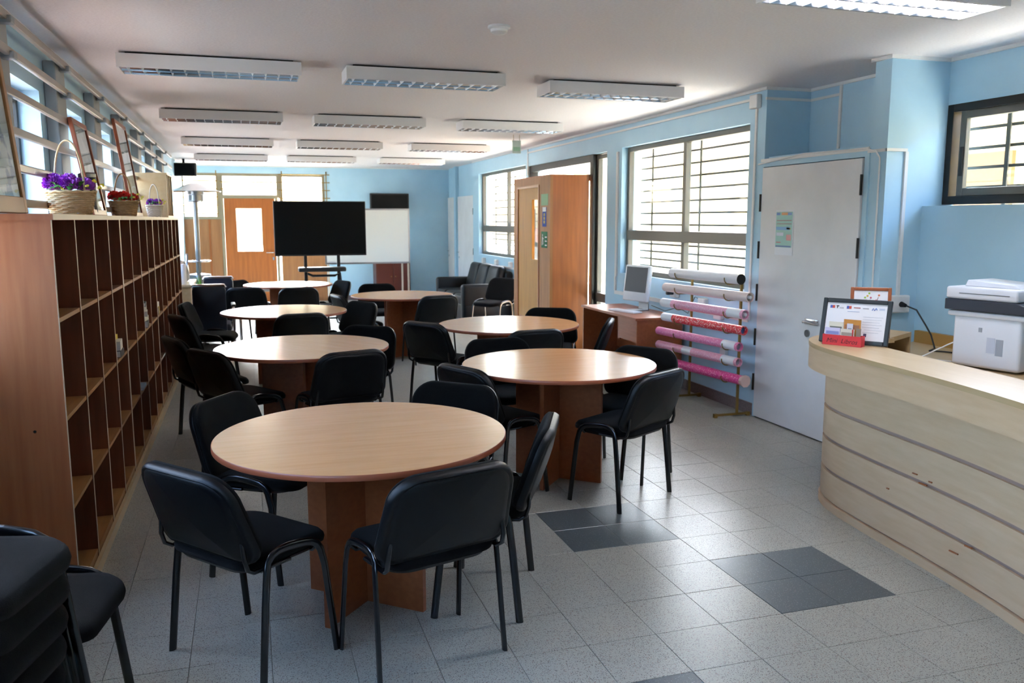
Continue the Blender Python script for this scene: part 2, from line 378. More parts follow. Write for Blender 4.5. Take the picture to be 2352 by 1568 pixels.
# right wall: openings
wr = sempty('wall_right', (XR, 8, 0))
WT = .2
def wallseg(y0, y1, z0, z1, x0=XR, x1=XR+WT, nm='wall_body'): return G().box(x0, x1, y0, y1, z0, z1).build(nm, M_blue, wr, world=True)
W1 = (6.27, 8.79, 1.045, 2.44); SL = (9.20, 9.66, .05, 2.42); DW = (9.72, 12.08, 0, 2.44); W2 = (12.2, 14.9, 1.03, 2.46)
wallseg(6.045, 6.27, 0, CE); wallseg(6.27, 8.79, 0, 1.045); wallseg(6.27, 8.79, 2.44, CE)
wallseg(8.79, 9.20, 0, CE); wallseg(9.20, 12.08, 2.43, CE); wallseg(12.08, 12.2, 0, CE)
wallseg(12.2, 14.9, 0, 1.03); wallseg(12.2, 14.9, 2.46, CE); wallseg(14.9, 15.3, 0, CE)
def side_window(Y0, Y1, Z0, Z1, tz, mulls, n, xg=XR+.07, nb=(7, 4), root=None, frm=M_alu, barx=XR+.25):
    w = sempty('window_%d' % n, (XR, Y0, Z0))
    g = G(); t = .05; d0, d1_ = xg, xg+.06
    g.box(d0, d1_, Y0, Y0+t, Z0, Z1).box(d0, d1_, Y1-t, Y1, Z0, Z1).box(d0, d1_, Y0+t, Y1-t, Z0, Z0+t).box(d0, d1_, Y0+t, Y1-t, Z1-t, Z1)
    g.build('window_frame', frm, w, world=True, bevel=.003)
    if tz: G().box(d0-.015, d1_, Y0+t, Y1-t, tz-.055, tz+.055).build('transom', frm, w, world=True, bevel=.004)
    zs = [(Z0+t, tz-.055), (tz+.055, Z1-t)] if tz else [(Z0+t, Z1-t)]
    ys = [Y0+t]+mulls+[Y1-t]
    for m in mulls: G().box(d0, d1_-.005, m-.03, m+.03, Z0+t, Z1-t).build('mullion', frm, w, world=True)
    for (a, b) in zs:
        for q in range(len(ys)-1): G().box(xg+.03, xg+.036, ys[q], ys[q+1], a, b).build('window_pane', M_glass, w, world=True)
    for gi, (a, b) in enumerate(zs):
        k = nb[::-1][gi] if len(zs) > 1 else nb[0]
        for q in range(k):
            z = a+(b-a)*(q+.5)/k
            G().box(barx, barx+.012, Y0-.02, Y1+.02, z-.010, z+.010).build('grille_bar', M_bar, w, world=True)
    for y in [Y0+.28, (Y0+Y1)/2-.05, Y1-.28] if Y1-Y0 > 1 else [(Y0+Y1)/2]:
        G().box(barx-.01, barx, y-.014, y+.014, Z0, Z1).build('grille_upright', M_bar, w, world=True)
    return w
side_window(*W1, 1.475, [7.49], nw); nw += 1
side_window(*SL, .70, [], nw, nb=(13, 5)); nw += 1
side_window(*W2, 1.49, [13.35], nw); nw += 1
d2 = sempty('door_2', (XR, 9.7, 0))
g = G().box(XR+.02, XR+.13, 9.66, 9.76, 0, 2.44).box(XR+.02, XR+.13, 12.0, 12.08, 0, 2.44).box(XR+.02, XR+.13, 9.76, 12.0, 2.34, 2.44).box(XR+.02, XR+.1, 9.76, 12.0, 2.12, 2.20)
g.build('door_frame', M_aludark, d2, world=True, bevel=.003)
G().box(XR+.07, XR+.076, 9.76, 12.0, 2.2, 2.34).build('door_pane', M_glass, d2, world=True)
# recess above the closet door, column, wall behind the counter
XC = 4.47; YC = 4.65; XW = 4.52
G().box(XC, XC+.2, 4.80, 6.045, 0, CE).build('recess_wall', M_blue, wr, world=True)
G().box(XR+WT, XC+.2, 6.045, 6.2, 0, CE).build('recess_return', M_blue, wr, world=True)
G().box(4.045, XW+.10, YC, 4.80, 0, CE).build('column', M_blue, wr, world=True)
G().box(XR+.04, XC, 4.80, 6.045, 2.125, 2.15).build('closet_top', M_blue, wr, world=True)
XW = 4.52; HW = (2.3, YC, 1.745, 2.40); XLW = 4.36
G().box(XLW, XW+.2, YB, YC, 0, 1.735).build('counter_wall', M_blue, wr, world=True)
G().box(XW, XW+.1, YB, YC, 2.40, CE).box(XW, XW+.1, YB, 2.3, 1.735, 2.40).build('upper_wall', M_blue, wr, world=True)
w = sempty('window_%d' % nw, (XW, 3.5, 1.745)); nw += 1
g = G(); t = .05
g.box(XW+.0, XW+.09, 2.3, 2.35, 1.745, 2.4).box(XW, XW+.09, YC-.05, YC, 1.745, 2.4).box(XW, XW+.09, 2.35, YC-.05, 1.745, 1.80).box(XW, XW+.09, 2.35, YC-.05, 2.35, 2.4)
g.build('window_frame', M_aludark, w, world=True, bevel=.003)
g = G(); a, b = 3.3, YC-.095
g.box(XW+.02, XW+.055, a, a+.05, 1.80, 2.35).box(XW+.02, XW+.055, b-.05, b, 1.80, 2.35).box(XW+.02, XW+.055, a+.05, b-.05, 1.80, 1.85).box(XW+.02, XW+.055, a+.05, b-.05, 2.30, 2.35)
g.build('sash', M_alu, w, world=True, bevel=.003)
G().box(XW+.012, XW+.022, b-.04, b-.015, 1.93, 2.12).build('sash_latch', M_aludark, w, world=True, bevel=.003)
G().box(XW+.035, XW+.041, a+.05, b-.05, 1.85, 2.30).build('window_pane', M_glass, w, world=True)
G().box(XW+.035, XW+.041, 2.35, a, 1.80, 2.35).build('window_pane', M_glass, w, world=True)
for q in range(4):
    z = 1.86+.13*q; G().box(XW+.2, XW+.212, 2.2, YC+.05, z-.010, z+.010).build('grille_bar', M_bar, w, world=True)
G().box(XW+.19, XW+.2, YC-.33, YC-.30, 1.7, 2.45).build('grille_upright', M_bar, w, world=True)
# near end wall (behind camera) and far recess with two closet doors
struct('wall_front', G().box(XL-.3, 5.0, YB-.2, YB, 0, CE), M_blue)
G().box(4.14, 4.3, 15.3, YF, 0, CE).build('far_recess_wall', M_blue, wr, world=True)
G().box(4.07, 4.14, 16.74, 16.88, 0, CE).build('far_column', M_blue, wr, world=True)
def closet_door(n, y0, y1, x, z1=2.10):
    d = sempty('door_%d' % n, (x, y0, 0))
    G().rbox((x-.02, (y0+y1)/2, z1/2+.005), (.04, y1-y0, z1-.01), .004, 2).build('door_leaf', M_door, d, world=True)
    for z in (.35, 1.05, 1.8): G().cyl((x-.045, y0+.0, z-.06), (x-.045, y0+.0, z+.06), .012, 8).build('hinge', M_aludark, d, world=True)
    G().cyl((x-.045, y1-.1, 1.0), (x-.09, y1-.1, 1.0), .01, 8).cyl((x-.085, y1-.1, 1.0), (x-.085, y1-.22, 1.0), .009, 8).cyl((x-.04, y1-.1, .9), (x-.05, y1-.1, .9), .02, 10).build('door_handle', M_chrome, d, world=True, smooth=True)
    return d
closet_door(4, 15.45, 16.68, 4.14); closet_door(5, 16.93, 17.55, 4.14)
# the white closet door beside the counter
d3 = sempty('door_3', (XR, 5.4, 0))
G().rbox((XR-.012, 5.435, 1.035), (.04, 1.165, 2.05), .004, 2).build('door_leaf', M_door, d3, world=True)
g = G().box(XR-.02, XR+.06, 4.80, 4.845, 0, 2.11).box(XR-.02, XR+.06, 6.022, 6.05, 0, 2.11).box(XR-.02, XR+.06, 4.845, 6.022, 2.067, 2.11)
g.build('door_frame', M_blue, d3, world=True)
G().box(XR-.03, XR-.02, 4.80, 6.05, 2.105, 2.13).build('door_head_trim', M_white, d3, world=True)
for (y, zz) in ((6.025, (.30, .68, 1.05, 1.40, 1.78)), (4.845, (1.45, 1.88))):
    for z in zz: G().cyl((XR-.038, y, z-.07), (XR-.038, y, z+.07), .009, 8).build('hinge', M_aludark, d3, world=True, smooth=True)
g = G().rbox((XR-.037, 5.30, .885), (.008, .16, .045), .004, 2).cyl((XR-.03, 5.34, .885), (XR-.085, 5.34, .885), .010, 10)
g.tube([(XR-.08, 5.34, .885), (XR-.085, 5.30, .885), (XR-.085, 5.20, .88), (XR-.07, 5.18, .88)], .009, 8)
g.build('door_handle', M_chrome, d3, world=True, smooth=True)
G().cyl((XR-.03, 5.345, .795), (XR-.042, 5.345, .795), .028, 16).build('lock', M_steel, d3, world=True, smooth=True)
# cornices and skirting
g = G(); s_ = .022
g.box(XL, XL+s_, YB, YF, CE-s_, CE)
struct('trim_1', g, M_white)
g = G(); g.box(XR-s_, XR, 6.045, 15.3, CE-s_, CE).box(XR-s_, XC, 6.045-s_, 6.045, CE-s_, CE).box(XC-s_, XC, 4.80, 6.02, CE-s_, CE).box(4.045-s_, XC, 4.80, 4.80+s_, CE-s_, CE)
g.box(4.045-s_, 4.045, YC-s_, 4.80, CE-s_, CE).box(4.045, XW, YC-s_, YC, CE-s_, CE).box(XW-s_, XW, YB, YC-s_, CE-s_, CE)
struct('trim_2', g, M_white)
struct('trim_3', G().box(fx1, 4.14, YF-s_, YF, CE-s_, CE).box(XL, fx1, YF-s_, YF, CE-s_, CE), M_white)
struct('baseboard_right', G().box(XR-.012, XR, 6.05, 9.66, 0, .10).box(XR-.012, XR, 12.08, 15.3, 0, .1), M_base)
struct('baseboard_back', G().box(fx1, 4.14, YF-.012, YF, 0, .10), M_base)

# cable ducts, boxes
cd = cd2 = cd3 = cd4 = wr
def duct(x0, x1, y0, y1, z0, z1): G().box(x0, x1, y0, y1, z0, z1).build('duct_run', M_white, cd, world=True)
duct(XR-.012, XR, 6.18, 12.1, 2.615, 2.635); duct(XR-.012, XR, 12.08, 12.1, 2.3, 2.7)
duct(XR-.012, XR, 6.16, 6.185, .80, 2.6); duct(XR-.012, XR, 6.19, 7.2, .78, .80)
duct(XR-.012, XC, 6.03, 6.045, 2.60, 2.62); duct(XC-.012, XC, 5.68, 6.03, 2.60, 2.62); duct(XC-.014, XC, 5.655, 5.68, 2.12, 2.7)
tag(G().rbox((XR-.025, 6.17, 2.60), (.05, .11, .11), .008, 2).build('junction_box', M_white), 'white square junction box high on the blue wall corner by the big window', 'junction box')
g = G().box(4.033, 4.045, YC-.012, 4.82, 2.09, 2.11); g.build('duct_run', M_white, cd2, world=True)
g = G().box(4.033, 4.20, YC-.014, YC, 2.09, 2.11); g.build('duct_run', M_white, cd2, world=True)
g = G().box(4.185, 4.21, YC-.014, YC, 1.12, 2.09); g.build('duct_run', M_white, cd2, world=True)
tag(G().tube([(4.02, 6.08, 2.09), (4.025, 5.5, 2.135), (4.025, 4.86, 2.12), (4.03, 4.74, 2.10), (4.035, 4.70, 2.05), (4.035, 4.70, 1.2), (4.035, 4.71, 1.0)], .006, 6).build('cable', M_white, None, smooth=True), 'thin grey cable over the top of the white door', 'cable')
for (y0, y1, z0, z1) in ((7.0, 8.9, .80, .84), (8.88, 8.91, .84, 1.0), (8.86, 8.9, 1.0, 2.4)):
    G().box(XR-.02, XR, y0, y1, z0, z1).build('duct_run', M_white, cd3, world=True)
for y, z, lb in ((8.3, .90, 'white wall socket left of the computer, under the big barred window'), (7.45, .93, 'white wall socket holding the black plug behind the computer'), (6.9, .88, 'white wall socket between the computer and the paper rolls'), (6.62, .80, 'low white wall socket half hidden by the paper rolls')):
    tag(G().rbox((XR-.025, y, z), (.05, .12, .09), .01, 2).build('wall_socket', M_white), lb, 'socket', 'sockets by the computer desk')
G().box(XR-.02, XR, 12.3, 14.7, .86, .89).build('duct_run', M_white, cd4, world=True)
for y, lb in ((12.9, 'white wall socket above the near end of the sofa'), (13.7, 'white wall socket above the middle of the sofa'), (14.5, 'white wall socket above the far end of the sofa')): tag(G().rbox((XR-.025, y, .93), (.05, .12, .09), .01, 2).build('wall_socket', M_white), lb, 'socket', 'sockets above the sofa')

# ================================================================ CHAIR
def chair_proto():
    t = thing('visitor_chair', '', 'chair')
    # seat cushion
    out = rrect(.45, .43, .10, 7, rb=.07)
    def fs(u, v, d):
        dz = -.018*max(0, (v-.10)/.115)**2 - .006*math.cos(min(1, abs(u)/.225)*PI/2)
        return (u, v+.005, .452+d+dz)
    G().pad(out, [(.55, -.028), (.9, -.028), (.985, -.016), (1, 0), (.985, .014), (.93, .026), (.8, .031), (.45, .031)], fs).build('seat', M_fab, t, smooth=60)
    outb = rrect(.43, .40, .09, 6)
    G().pad(outb, [(.6, -.018), (.95, -.014), (1, 0)], lambda u, v, d: (u, v, .427+d)).build('seat_shell', M_plast, t, smooth=True)
    # backrest: fabric pad in front, moulded shell behind
    H = .345; ob = rrect(.53, H, .11, 8, w2=.50, rb=.06)
    def fb(u, v, d):
        vv = v+H/2; lean = math.radians(19)
        y = -.205-vv*math.sin(lean)+.55*u*u+.10*(vv-.12)**2
        return (u, y+d*math.cos(lean), .468+vv*math.cos(lean)+d*math.sin(lean))
    G().pad(ob, [(.93, -.002), (.985, .004), (1, .014), (.985, .024), (.93, .033), (.8, .038), (.45, .039)], fb).build('backrest', M_fab, t, smooth=60)
    G().pad(ob, [(.4, -.024), (.82, -.024), (.90, -.023), (.93, -.018), (.97, -.022), (1.0, -.018), (1.018, -.006), (1.012, .006), (.97, .008)], fb).build('back_shell', M_plast, t, smooth=50)
    for s in (-1, 1):
        rear = [(s*.262, -.185, 0), (s*.255, -.155, .30), (s*.252, -.140, .42), (s*.246, -.128, .452), (s*.245, -.108, .472), (s*.245, -.08, .482), (s*.245, -.04, .484), (s*.245, .0, .480)]
        front = [(s*.245, .0, .480), (s*.245, .04, .474), (s*.245, .075, .466), (s*.246, .102, .450), (s*.248, .118, .425), (s*.250, .135, .36), (s*.262, .175, 0)]
        for p in (rear, front):
            g = G().tube(p, .0085, 10, ry=.016, up=(1, 0, 0)); g.build('leg', M_metal, t, smooth=60)
        G().tube([(s*.235, -.02, .43), (s*.232, -.12, .43), (s*.232, -.18, .432), (s*.236, -.208, .45), (s*.236, -.220, .49), (s*.226, -.222, .56)], .010, 8, ry=.008, up=(1, 0, 0)).build('back_support', M_metal, t, smooth=60)
    g = G()
    for y in (-.135, .105): g.tube([(-.245, y, .445), (-.22, y, .42), (.22, y, .42), (.245, y, .445)], .009, 8)
    g.build('seat_frame', M_metal, t, smooth=60)
    return t
proto = chair_proto(); used = [False]
GC = 'black visitor chairs around the round tables'
def chair(x, y, deg, label, z=0, group=GC):
    rz = math.radians(deg-90)
    if not used[0]:
        used[0] = True; proto.location = (x, y, z); proto.rotation_euler = (0, 0, rz); proto['label'] = label; proto['group'] = group; return proto
    return dup(proto, (x, y, z), rz, label, group)
def cback(mx, my, deg, label, **k):
    a = math.radians(deg); return chair(mx+.31*math.cos(a), my+.31*math.sin(a), deg, label, **k)

chair(-.03, 3.225, 39, 'black chair with its plastic back to us, beside the shelf wall at the nearest table')
chair(.585, 3.03, 106, 'black chair seen from behind, centred in front of the nearest round table')
chair(.95, 3.435, 156, 'black chair seen edge-on, right side of the nearest round table')
chair(.08, 4.10, -33, 'black fabric chair on the shelf side, behind the nearest round table')
cback(1.05, 4.26, 228, 'black fabric chair between the nearest table and the column table beside it')
chair(-.05, 6.0, 33, 'black chair with its back half turned, shelf side of the second left-row table')
chair(-.28, 6.68, 22, 'black chair tight against the bookcase, overlapped by a chair at the second left-row table')
cback(.65, 5.49, 107, 'black chair seen from behind, near side of the second left-row table')
cback(.95, 6.84, 232, 'black fabric chair beyond the second left-row table, facing us over its edge')
cback(.47, 7.89, 100, 'black chair seen from behind, between the second and third left-row tables')
cback(-.64, 8.1, 24, 'black chair by the bookcase, shelf side of the glaring third table')
cback(-.66, 9.3, -8, 'black chair with visible seat before the tall dark armchair, near the bookcase')
cback(-.04, 11.21, 78, 'black chair seen from behind beside the dark armchairs, near the farthest table')
cback(.62, 10.99, 92, 'black chair seen square from behind, near side of the farthest table')
cback(-.18, 12.62, -40, 'small dark chair peeping over the far edge of the farthest table')
cback(1.32, 12.08, 200, 'black chair seen side-on at the farthest table, below the big television')
cback(.95, 9.82, 12, 'black chair tilted edge-on between the third table and the solid-base table')
cback(1.17, 8.9, 212, 'black fabric chair turned to the glaring third table on its window side')
cback(1.65, 11.36, 272, 'black chair facing us behind the table under the whiteboard')
cback(2.08, 9.32, 105, 'black chair seen from behind in front of the table nearest the sofa')
cback(1.37, 6.92, 35, 'black chair with bright rim on the shelf side of the right-row far table')
cback(2.82, 7.7, 245, 'black chair facing us before the wooden entrance porch')
cback(2.14, 6.13, 97, 'black chair seen from behind between the two right-row tables')
cback(1.70, 5.83, 275, 'black fabric chair facing us behind the right-row near table')
cback(1.15, 4.73, 24, 'black chair with its plastic rim to us, shelf side of the right-row near table')
chair(2.085, 4.475, 120, 'black chair with all four legs on show, in front of the right-row near table')
cback(2.57, 5.09, 212, 'black fabric chair on the paper-roll side of the right-row near table')
cback(2.98, 6.60, 152, 'black chair seen edge-on in front of the computer desk')
cback(3.63, 11.89, 215, 'black fabric chair in front of the near arm of the sofa', group='chairs apart from the tables')
SX, SY, SR = -.76, 2.27, -15
for k in range(5):
    chair(SX+.010*k, SY-.004*k, SR, ['bottom', 'second from the bottom', 'middle', 'second from the top', 'topmost'][k].capitalize()+' black chair of the stack in the near corner by the bookcase', z=.0+.085*k, group='stacked black chairs')
chair(-.67, 2.80, -10, 'single black chair half hidden behind the stack of chairs', group='chairs apart from the tables')

# ================================================================ TABLES
def table_proto():
    t = thing('round_table', '', 'table')
    g = G(); R_ = .612
    g.lathe([(R_-.002, .7265), (R_, .729), (R_, .747), (R_-.002, .7495)], n=96).build('edge_band', M_topedge, t, smooth=True)
    G().lathe([(R_-.003, .7485), (R_-.003, .75)], n=96).build('tabletop', M_top, t, smooth=True)
    a = math.radians(-41)
    for i, an in enumerate((a, a+PI/2)):
        if i == 0: g = G().box(-.29, .29, -.0125, .0125, .0, .727); g.xf(Matrix.Rotation(an, 4, 'Z')); g.build('base_panel', M_chery, t)
        else:
            for s in (-1, 1): g = G().box(min(s*.0125, s*.29), max(s*.0125, s*.29), -.0125, .0125, 0, .727); g.xf(Matrix.Rotation(an, 4, 'Z')); g.build('base_panel', M_chery, t)
    return t
tp = table_proto()
TB = [(.44, 3.53, 0, 'round wooden table nearest to us, four black chairs close round it'),
      (1.86, 4.93, 0, 'round wooden table nearest the curved counter, chair with all legs visible before it'),
      (.36, 6.17, -56, 'round wooden table second in the row along the bookcase'),
      (2.16, 6.97, 5, 'round wooden table in front of the wooden entrance porch'),
      (.34, 8.68, 20, 'round wooden table third along the bookcase, bleached by window glare'),
      (1.78, 10.1, -12, 'round wooden table with solid-looking brown base, before the sofa'),
      (.55, 12.3, 10, 'round wooden table farthest away, below the large television')]
for i, (x, y, dg, lb) in enumerate(TB):
    if i == 0: tp.location = (x, y, 0); tp['label'] = lb; tp['group'] = 'round wooden tables'
    else: dup(tp, (x, y, 0), math.radians(dg), lb, 'round wooden tables')

# ================================================================ BOOKCASES
SXF, SXB = -.74, -1.045; PT = .488; Y0S = 3.80; TH = .018
ZS = [.085, .452, .836, 1.25]
def bookcase(y0, n, label, endpanel):
    t = thing('bookcase', label, 'bookcase', (SXF, y0, 0), group='brown bookcase units along the left wall')
    L_ = n*PT
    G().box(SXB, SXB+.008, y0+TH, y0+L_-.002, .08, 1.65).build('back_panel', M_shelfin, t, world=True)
    for k in range(n+1):
        y = y0+k*PT
        if k == n: y -= TH+.001
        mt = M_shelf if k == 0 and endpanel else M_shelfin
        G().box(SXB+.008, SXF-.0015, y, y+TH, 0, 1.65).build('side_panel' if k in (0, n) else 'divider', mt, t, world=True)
        G().box(SXF-.0015, SXF, y, y+TH, 0, 1.65).build('edge_strip', M_edge, t, world=True)
    for k in range(n):
        ya = y0+k*PT+TH; yb = y0+(k+1)*PT-(TH+.001 if k == n-1 else 0)
        for z in ZS: G().box(SXB+.008, SXF-.004, ya, yb, z-TH, z).build('shelf_board', M_shelfb, t, world=True)
    G().box(SXB, SXF+.012, y0-(.02 if endpanel else -.004), y0+L_-.003, 1.65, 1.675).build('top_board', M_shelf, t, world=True)
    G().box(SXF+.012, SXF+.014, y0-(.02 if endpanel else -.004), y0+L_-.003, 1.651, 1.674).build('top_edge', M_edge, t, world=True)
    G().box(SXF-.03, SXF-.005, y0+TH, y0+L_-.02, 0, .066).build('plinth', M_shelfb, t, world=True)
    G().box(SXF, SXF+.018, y0, y0+L_-.003, 0, .055).build('floor_batten', M_maple, t, world=True)
    return t
bc = bookcase(Y0S, 4, 'brown open bookcase unit nearest to us, with bare reddish end panel', True)
G().cyl((-.86, Y0S-.0005, .79), (-.86, Y0S-.002, .79), .006, 10).build('screw_hole', M_aludark, bc, world=True)
bookcase(Y0S+4*PT, 4, 'brown open bookcase unit under the red flower basket, second along the wall', False)
bookcase(Y0S+8*PT, 4, 'brown open bookcase unit under the small pale box cabinet', False)
bookcase(Y0S+12*PT, 2, 'short brown bookcase unit at the far end of the row', False)

# books and papers in the compartments
GB = 'books left in the bookcase'
def book(x, y, z, d, col, label, rz=0, cat='book'):
    t = thing('book', label, cat, (x, y, z), rz, GB)
    w, l, h = d
    G().rbox((0, 0, h/2), (w-.006, l-.006, h-.004), .001, 1).build('page_block', M_paper, t)
    m = mat('book_cover_'+col, col, .5)
    G().box(-w/2, w/2, -l/2, l/2, 0, .0025).box(-w/2, w/2, -l/2, l/2, h-.0025, h).box(w/2-.002, w/2, -l/2, l/2, .0025, h-.0025).build('cover', m, t)
    return t
yb = Y0S+6.5*PT
book(-.85, yb, .836, (.22, .16, .05), '1d2438', 'dark navy book at the bottom of the stack in the bookcase', .05)
book(-.85, yb+.005, .8862, (.2, .15, .035), 'c9c2ae', 'cream book second in the stack in the bookcase', -.08)
book(-.848, yb, .9215, (.21, .16, .04), 'd5d0c2', 'thick off-white book third in the stack in the bookcase', .1)
book(-.85, yb-.005, .9618, (.19, .14, .035), 'b9b5a6', 'grey-white book fourth in the stack in the bookcase', -.03)
book(-.85, yb, .997, (.2, .15, .03), '20242a', 'black book on top of the stack in the bookcase', .06)
yb = Y0S+3.5*PT
book(-.83, yb, .836, (.18, .15, .04), '2a2e3a', 'dark book under the white booklet, nearest bookcase unit', 0)
book(-.83, yb+.01, .8762, (.17, .15, .055), 'dedcd6', 'white boxed booklet below the yellow one', .05)
book(-.85, yb+.01, .9315, (.15, .14, .03), 'd8c62e', 'yellow booklet lying on the white one', -.04)
yb = Y0S+5.5*PT
book(-.84, yb, .452, (.2, .22, .02), '9fb2c8', 'pale blue folder on a low shelf of the second bookcase unit', 0)
yb = Y0S+8.5*PT
book(-.85, yb, .836, (.2, .16, .06), 'b8a04a', 'ochre book lying in the third bookcase unit', .05)
book(-.85, yb, .8962, (.18, .16, .04), 'e2dfd8', 'white book lying on the ochre one', -.06)

# ---- flower baskets on the bookcase
def bloom(root, c, r, m, n=70):
    g = G(); n = int(n*2.2)
    for i in range(n):
        ph = math.acos(1-1.35*(i+.5)/n); th = i*2.39996
        d = Vector((math.sin(ph)*math.cos(th), math.sin(ph)*math.sin(th), math.cos(ph)))
        t1 = d.cross(Vector((.3, .2, 1))).normalized(); t2 = d.cross(t1)
        a = random.uniform(0, PI); s1 = t1*math.cos(a)+t2*math.sin(a); s2 = d.cross(s1)
        w = r*.13; b = Vector(c)+d*r*.35; p = Vector(c)+d*r*random.uniform(.85, 1.08)
        g.add([b-s1*w*.3, b+s1*w*.3, p+s1*w-d*r*.12, p+s2*w*.4, p-s1*w-d*r*.12, (b+p)/2-s1*w*1.05, (b+p)/2+s1*w*1.05],
              [(0, 1, 6, 5), (5, 6, 2, 4), (4, 2, 3)])
    g.lathe([(r*.1, -r*.5), (r*.55, -r*.3), (r*.62, 0), (r*.45, r*.4), (r*.1, r*.6)], c, 10)
    return g.build('flower', m, root)
def basket(loc, w, h, hh, label, wm, fm, nf, rows=12, stakes=22, sy=.75, mtl=None, yellow=True):
    t = thing('flower_basket', label, 'basket', loc, 0, 'flower baskets on the bookcase')
    rb, rtop = w*.39, w*.5
    g = G()
    for k in range(rows):
        z = h*(k+.5)/rows; r = rb+(rtop-rb)*z/h; n = stakes*4; pts = []
        for i in range(n):
            a = 2*PI*i/n; off = .0045*(1 if k % 2 else -1)*math.cos(a*stakes/2)
            pts.append(((r+off)*math.cos(a), (r+off)*sy*math.sin(a), z+random.uniform(-.0008, .0008)))
        g.tube(pts, .0038, 5, ry=h/rows*.52, closed=True, up=(0, 0, 1)) if False else g.tube(pts, h/rows*.5, 5, ry=.0035, closed=True, up=(0, 0, 1))
    g.build('wicker_weave', wm, t, smooth=80)
    g = G()
    for i in range(stakes):
        a = 2*PI*(i+.5)/stakes; g.tube([(rb*math.cos(a), rb*sy*math.sin(a), 0), (rtop*math.cos(a), rtop*sy*math.sin(a), h+.004)], .0032, 5)
    g.build('stakes', wm, t, smooth=80)
    pts = []
    for i in range(60):
        a = 2*PI*i/60; q = math.sin(a*15)*.003; pts.append(((rtop+.003)*math.cos(a), (rtop+.003)*sy*math.sin(a), h+q))
    G().tube(pts, .007, 6, closed=True).build('rim', wm, t, smooth=80)
    G().lathe([(.001, 0), (rb, 0), (rb, .006), (.001, .006)], n=24, sy=sy).build('basket_floor', wm, t)
    hp = []
    for i in range(25):
        a = PI*i/24; hp.append((rtop*1.0*math.cos(a)*.62*(1+.0*i), -.03*math.cos(a)-.0, h*.7+(hh-h*.7)*math.sin(a)**.75 if 0 < i < 24 else h*.5))
    G().tube(hp, .0055, 7).build('handle', wm, t, smooth=80)
    for i in range(nf):
        x = (i-(nf-1)/2)*w*(.31 if w > .2 else .42); rr = w*((.25 if i != nf-1 else .20) if w > .2 else .30)
        bloom(t, (x, random.uniform(-.02, .02), h+rr*.62), rr, fm, 110)
    lg = G()
    for i in range(16):
        a = i*2*PI/16+random.uniform(-.2, .2); r0 = rtop*.5; r1 = rtop*random.uniform(.95, 1.2); zc = h+.01; zt = h+random.uniform(.0, .06)
        p0 = Vector((r0*math.cos(a), r0*sy*math.sin(a), zc)); p1 = Vector((r1*math.cos(a), r1*sy*math.sin(a), zt)); s_ = Vector((-math.sin(a), math.cos(a), 0))*w*.06
        mid = (p0+p1)/2+Vector((0, 0, .02)); lg.add([p0, mid+s_, p1, mid-s_, mid+Vector((0, 0, .004))], [(0, 1, 4), (1, 2, 4), (2, 3, 4), (3, 0, 4)])
    lg.build('leaves', M_green, t)
    if yellow:
        yg = G()
        for (px, pz) in ((rtop*.75, h+.03), (rtop*1.05, h+.055), (rtop*1.25, h+.02), (-.1*w, h+.015), (rtop*1.35, h+.035)):
            for q in range(6):
                d = Vector((random.uniform(-1, 1), random.uniform(-1, 1), random.uniform(-.3, 1))).normalized()*.014; c = Vector((px, -rtop*sy*.6, pz)); s_ = d.cross(Vector((.2, 1, .1))).normalized()*.007
                yg.add([c, c+d*.6+s_, c+d, c+d*.6-s_], [(0, 1, 2, 3)])
        yg.build('yellow_sprigs', mat('yellow_petal', 'd8c43a', .5), t)
    return t
M_purple = mat('purple_petal', 'c463dc', .6, col2='a43cc4', scale=40); M_redp = mat('red_petal', 'e83a30', .6, col2='cc2620', scale=40)
ZT = 1.676
basket((-.90, 5.16, ZT), .25, .125, .40, 'largest pale wicker basket of purple flowers on the bookcase', M_wick, M_purple, 3)
basket((-.925, 7.5, ZT), .22, .12, .34, 'brown wicker basket of red flowers on the bookcase', M_wick2, M_redp, 3, rows=11)
basket((-.835, 9.0, ZT), .15, .11, .315, 'smallest white wicker basket with purple flowers before the box cabinet', mat('wicker_white', 'd6ccbb', .6), M_purple, 2, rows=10, stakes=18)
# thermos can behind the first basket
t = thing('thermos', 'dark metal flask with silver rim behind the largest flower basket', 'flask', (-.94, 5.98, ZT))
G().lathe([(.045, 0), (.05, .01), (.05, .22), (.047, .235)], n=24).build('body', mat('flask_grey', '3c4044', .3, metal=.6), t, smooth=True)
G().lathe([(.046, .235), (.052, .24), (.052, .262), (.044, .27), (.02, .272)], n=24).build('lid', M_steel, t, smooth=True)
# picture frames leaning on the rails
def lean_frame(y0, y1, h, xb, xt, wm, label, art, bw=.035, bottom=None):
    t = thing('picture_frame', label, 'picture frame', (xb, (y0+y1)/2, ZT), 0, 'framed pictures leaning on the window rails')
    ang = math.atan2(xb-xt, h); W = y1-y0; bb = bottom or bw
    Mx = Matrix.Rotation(-ang, 4, 'Y')
    zo = .012*math.sin(ang)
    for nm, (a, b, c, d) in (('frame_side', (-W/2, -W/2+bw, 0, h)), ('frame_side', (W/2-bw, W/2, 0, h)), ('frame_rail', (-W/2+bw, W/2-bw, h-bw, h)), ('frame_rail', (-W/2+bw, W/2-bw, 0, bb))):
        g = G().box(-.012, .012, a, b, c, d); g.xf(Mx); g.v = [(v[0], v[1], v[2]+.003) for v in g.v]; g.build(nm, wm, t, bevel=.003)
    g = G().box(-.008, .0, -W/2+bw, W/2-bw, bb, h-bw); g.xf(Mx); g.v = [(v[0], v[1], v[2]+.003) for v in g.v]; g.build('picture', art, t)
    g = G().box(.003, .005, -W/2+bw, W/2-bw, bb, h-bw); g.xf(Mx); g.v = [(v[0], v[1], v[2]+.003) for v in g.v]; g.build('frame_glass', M_glass, t)
    return t
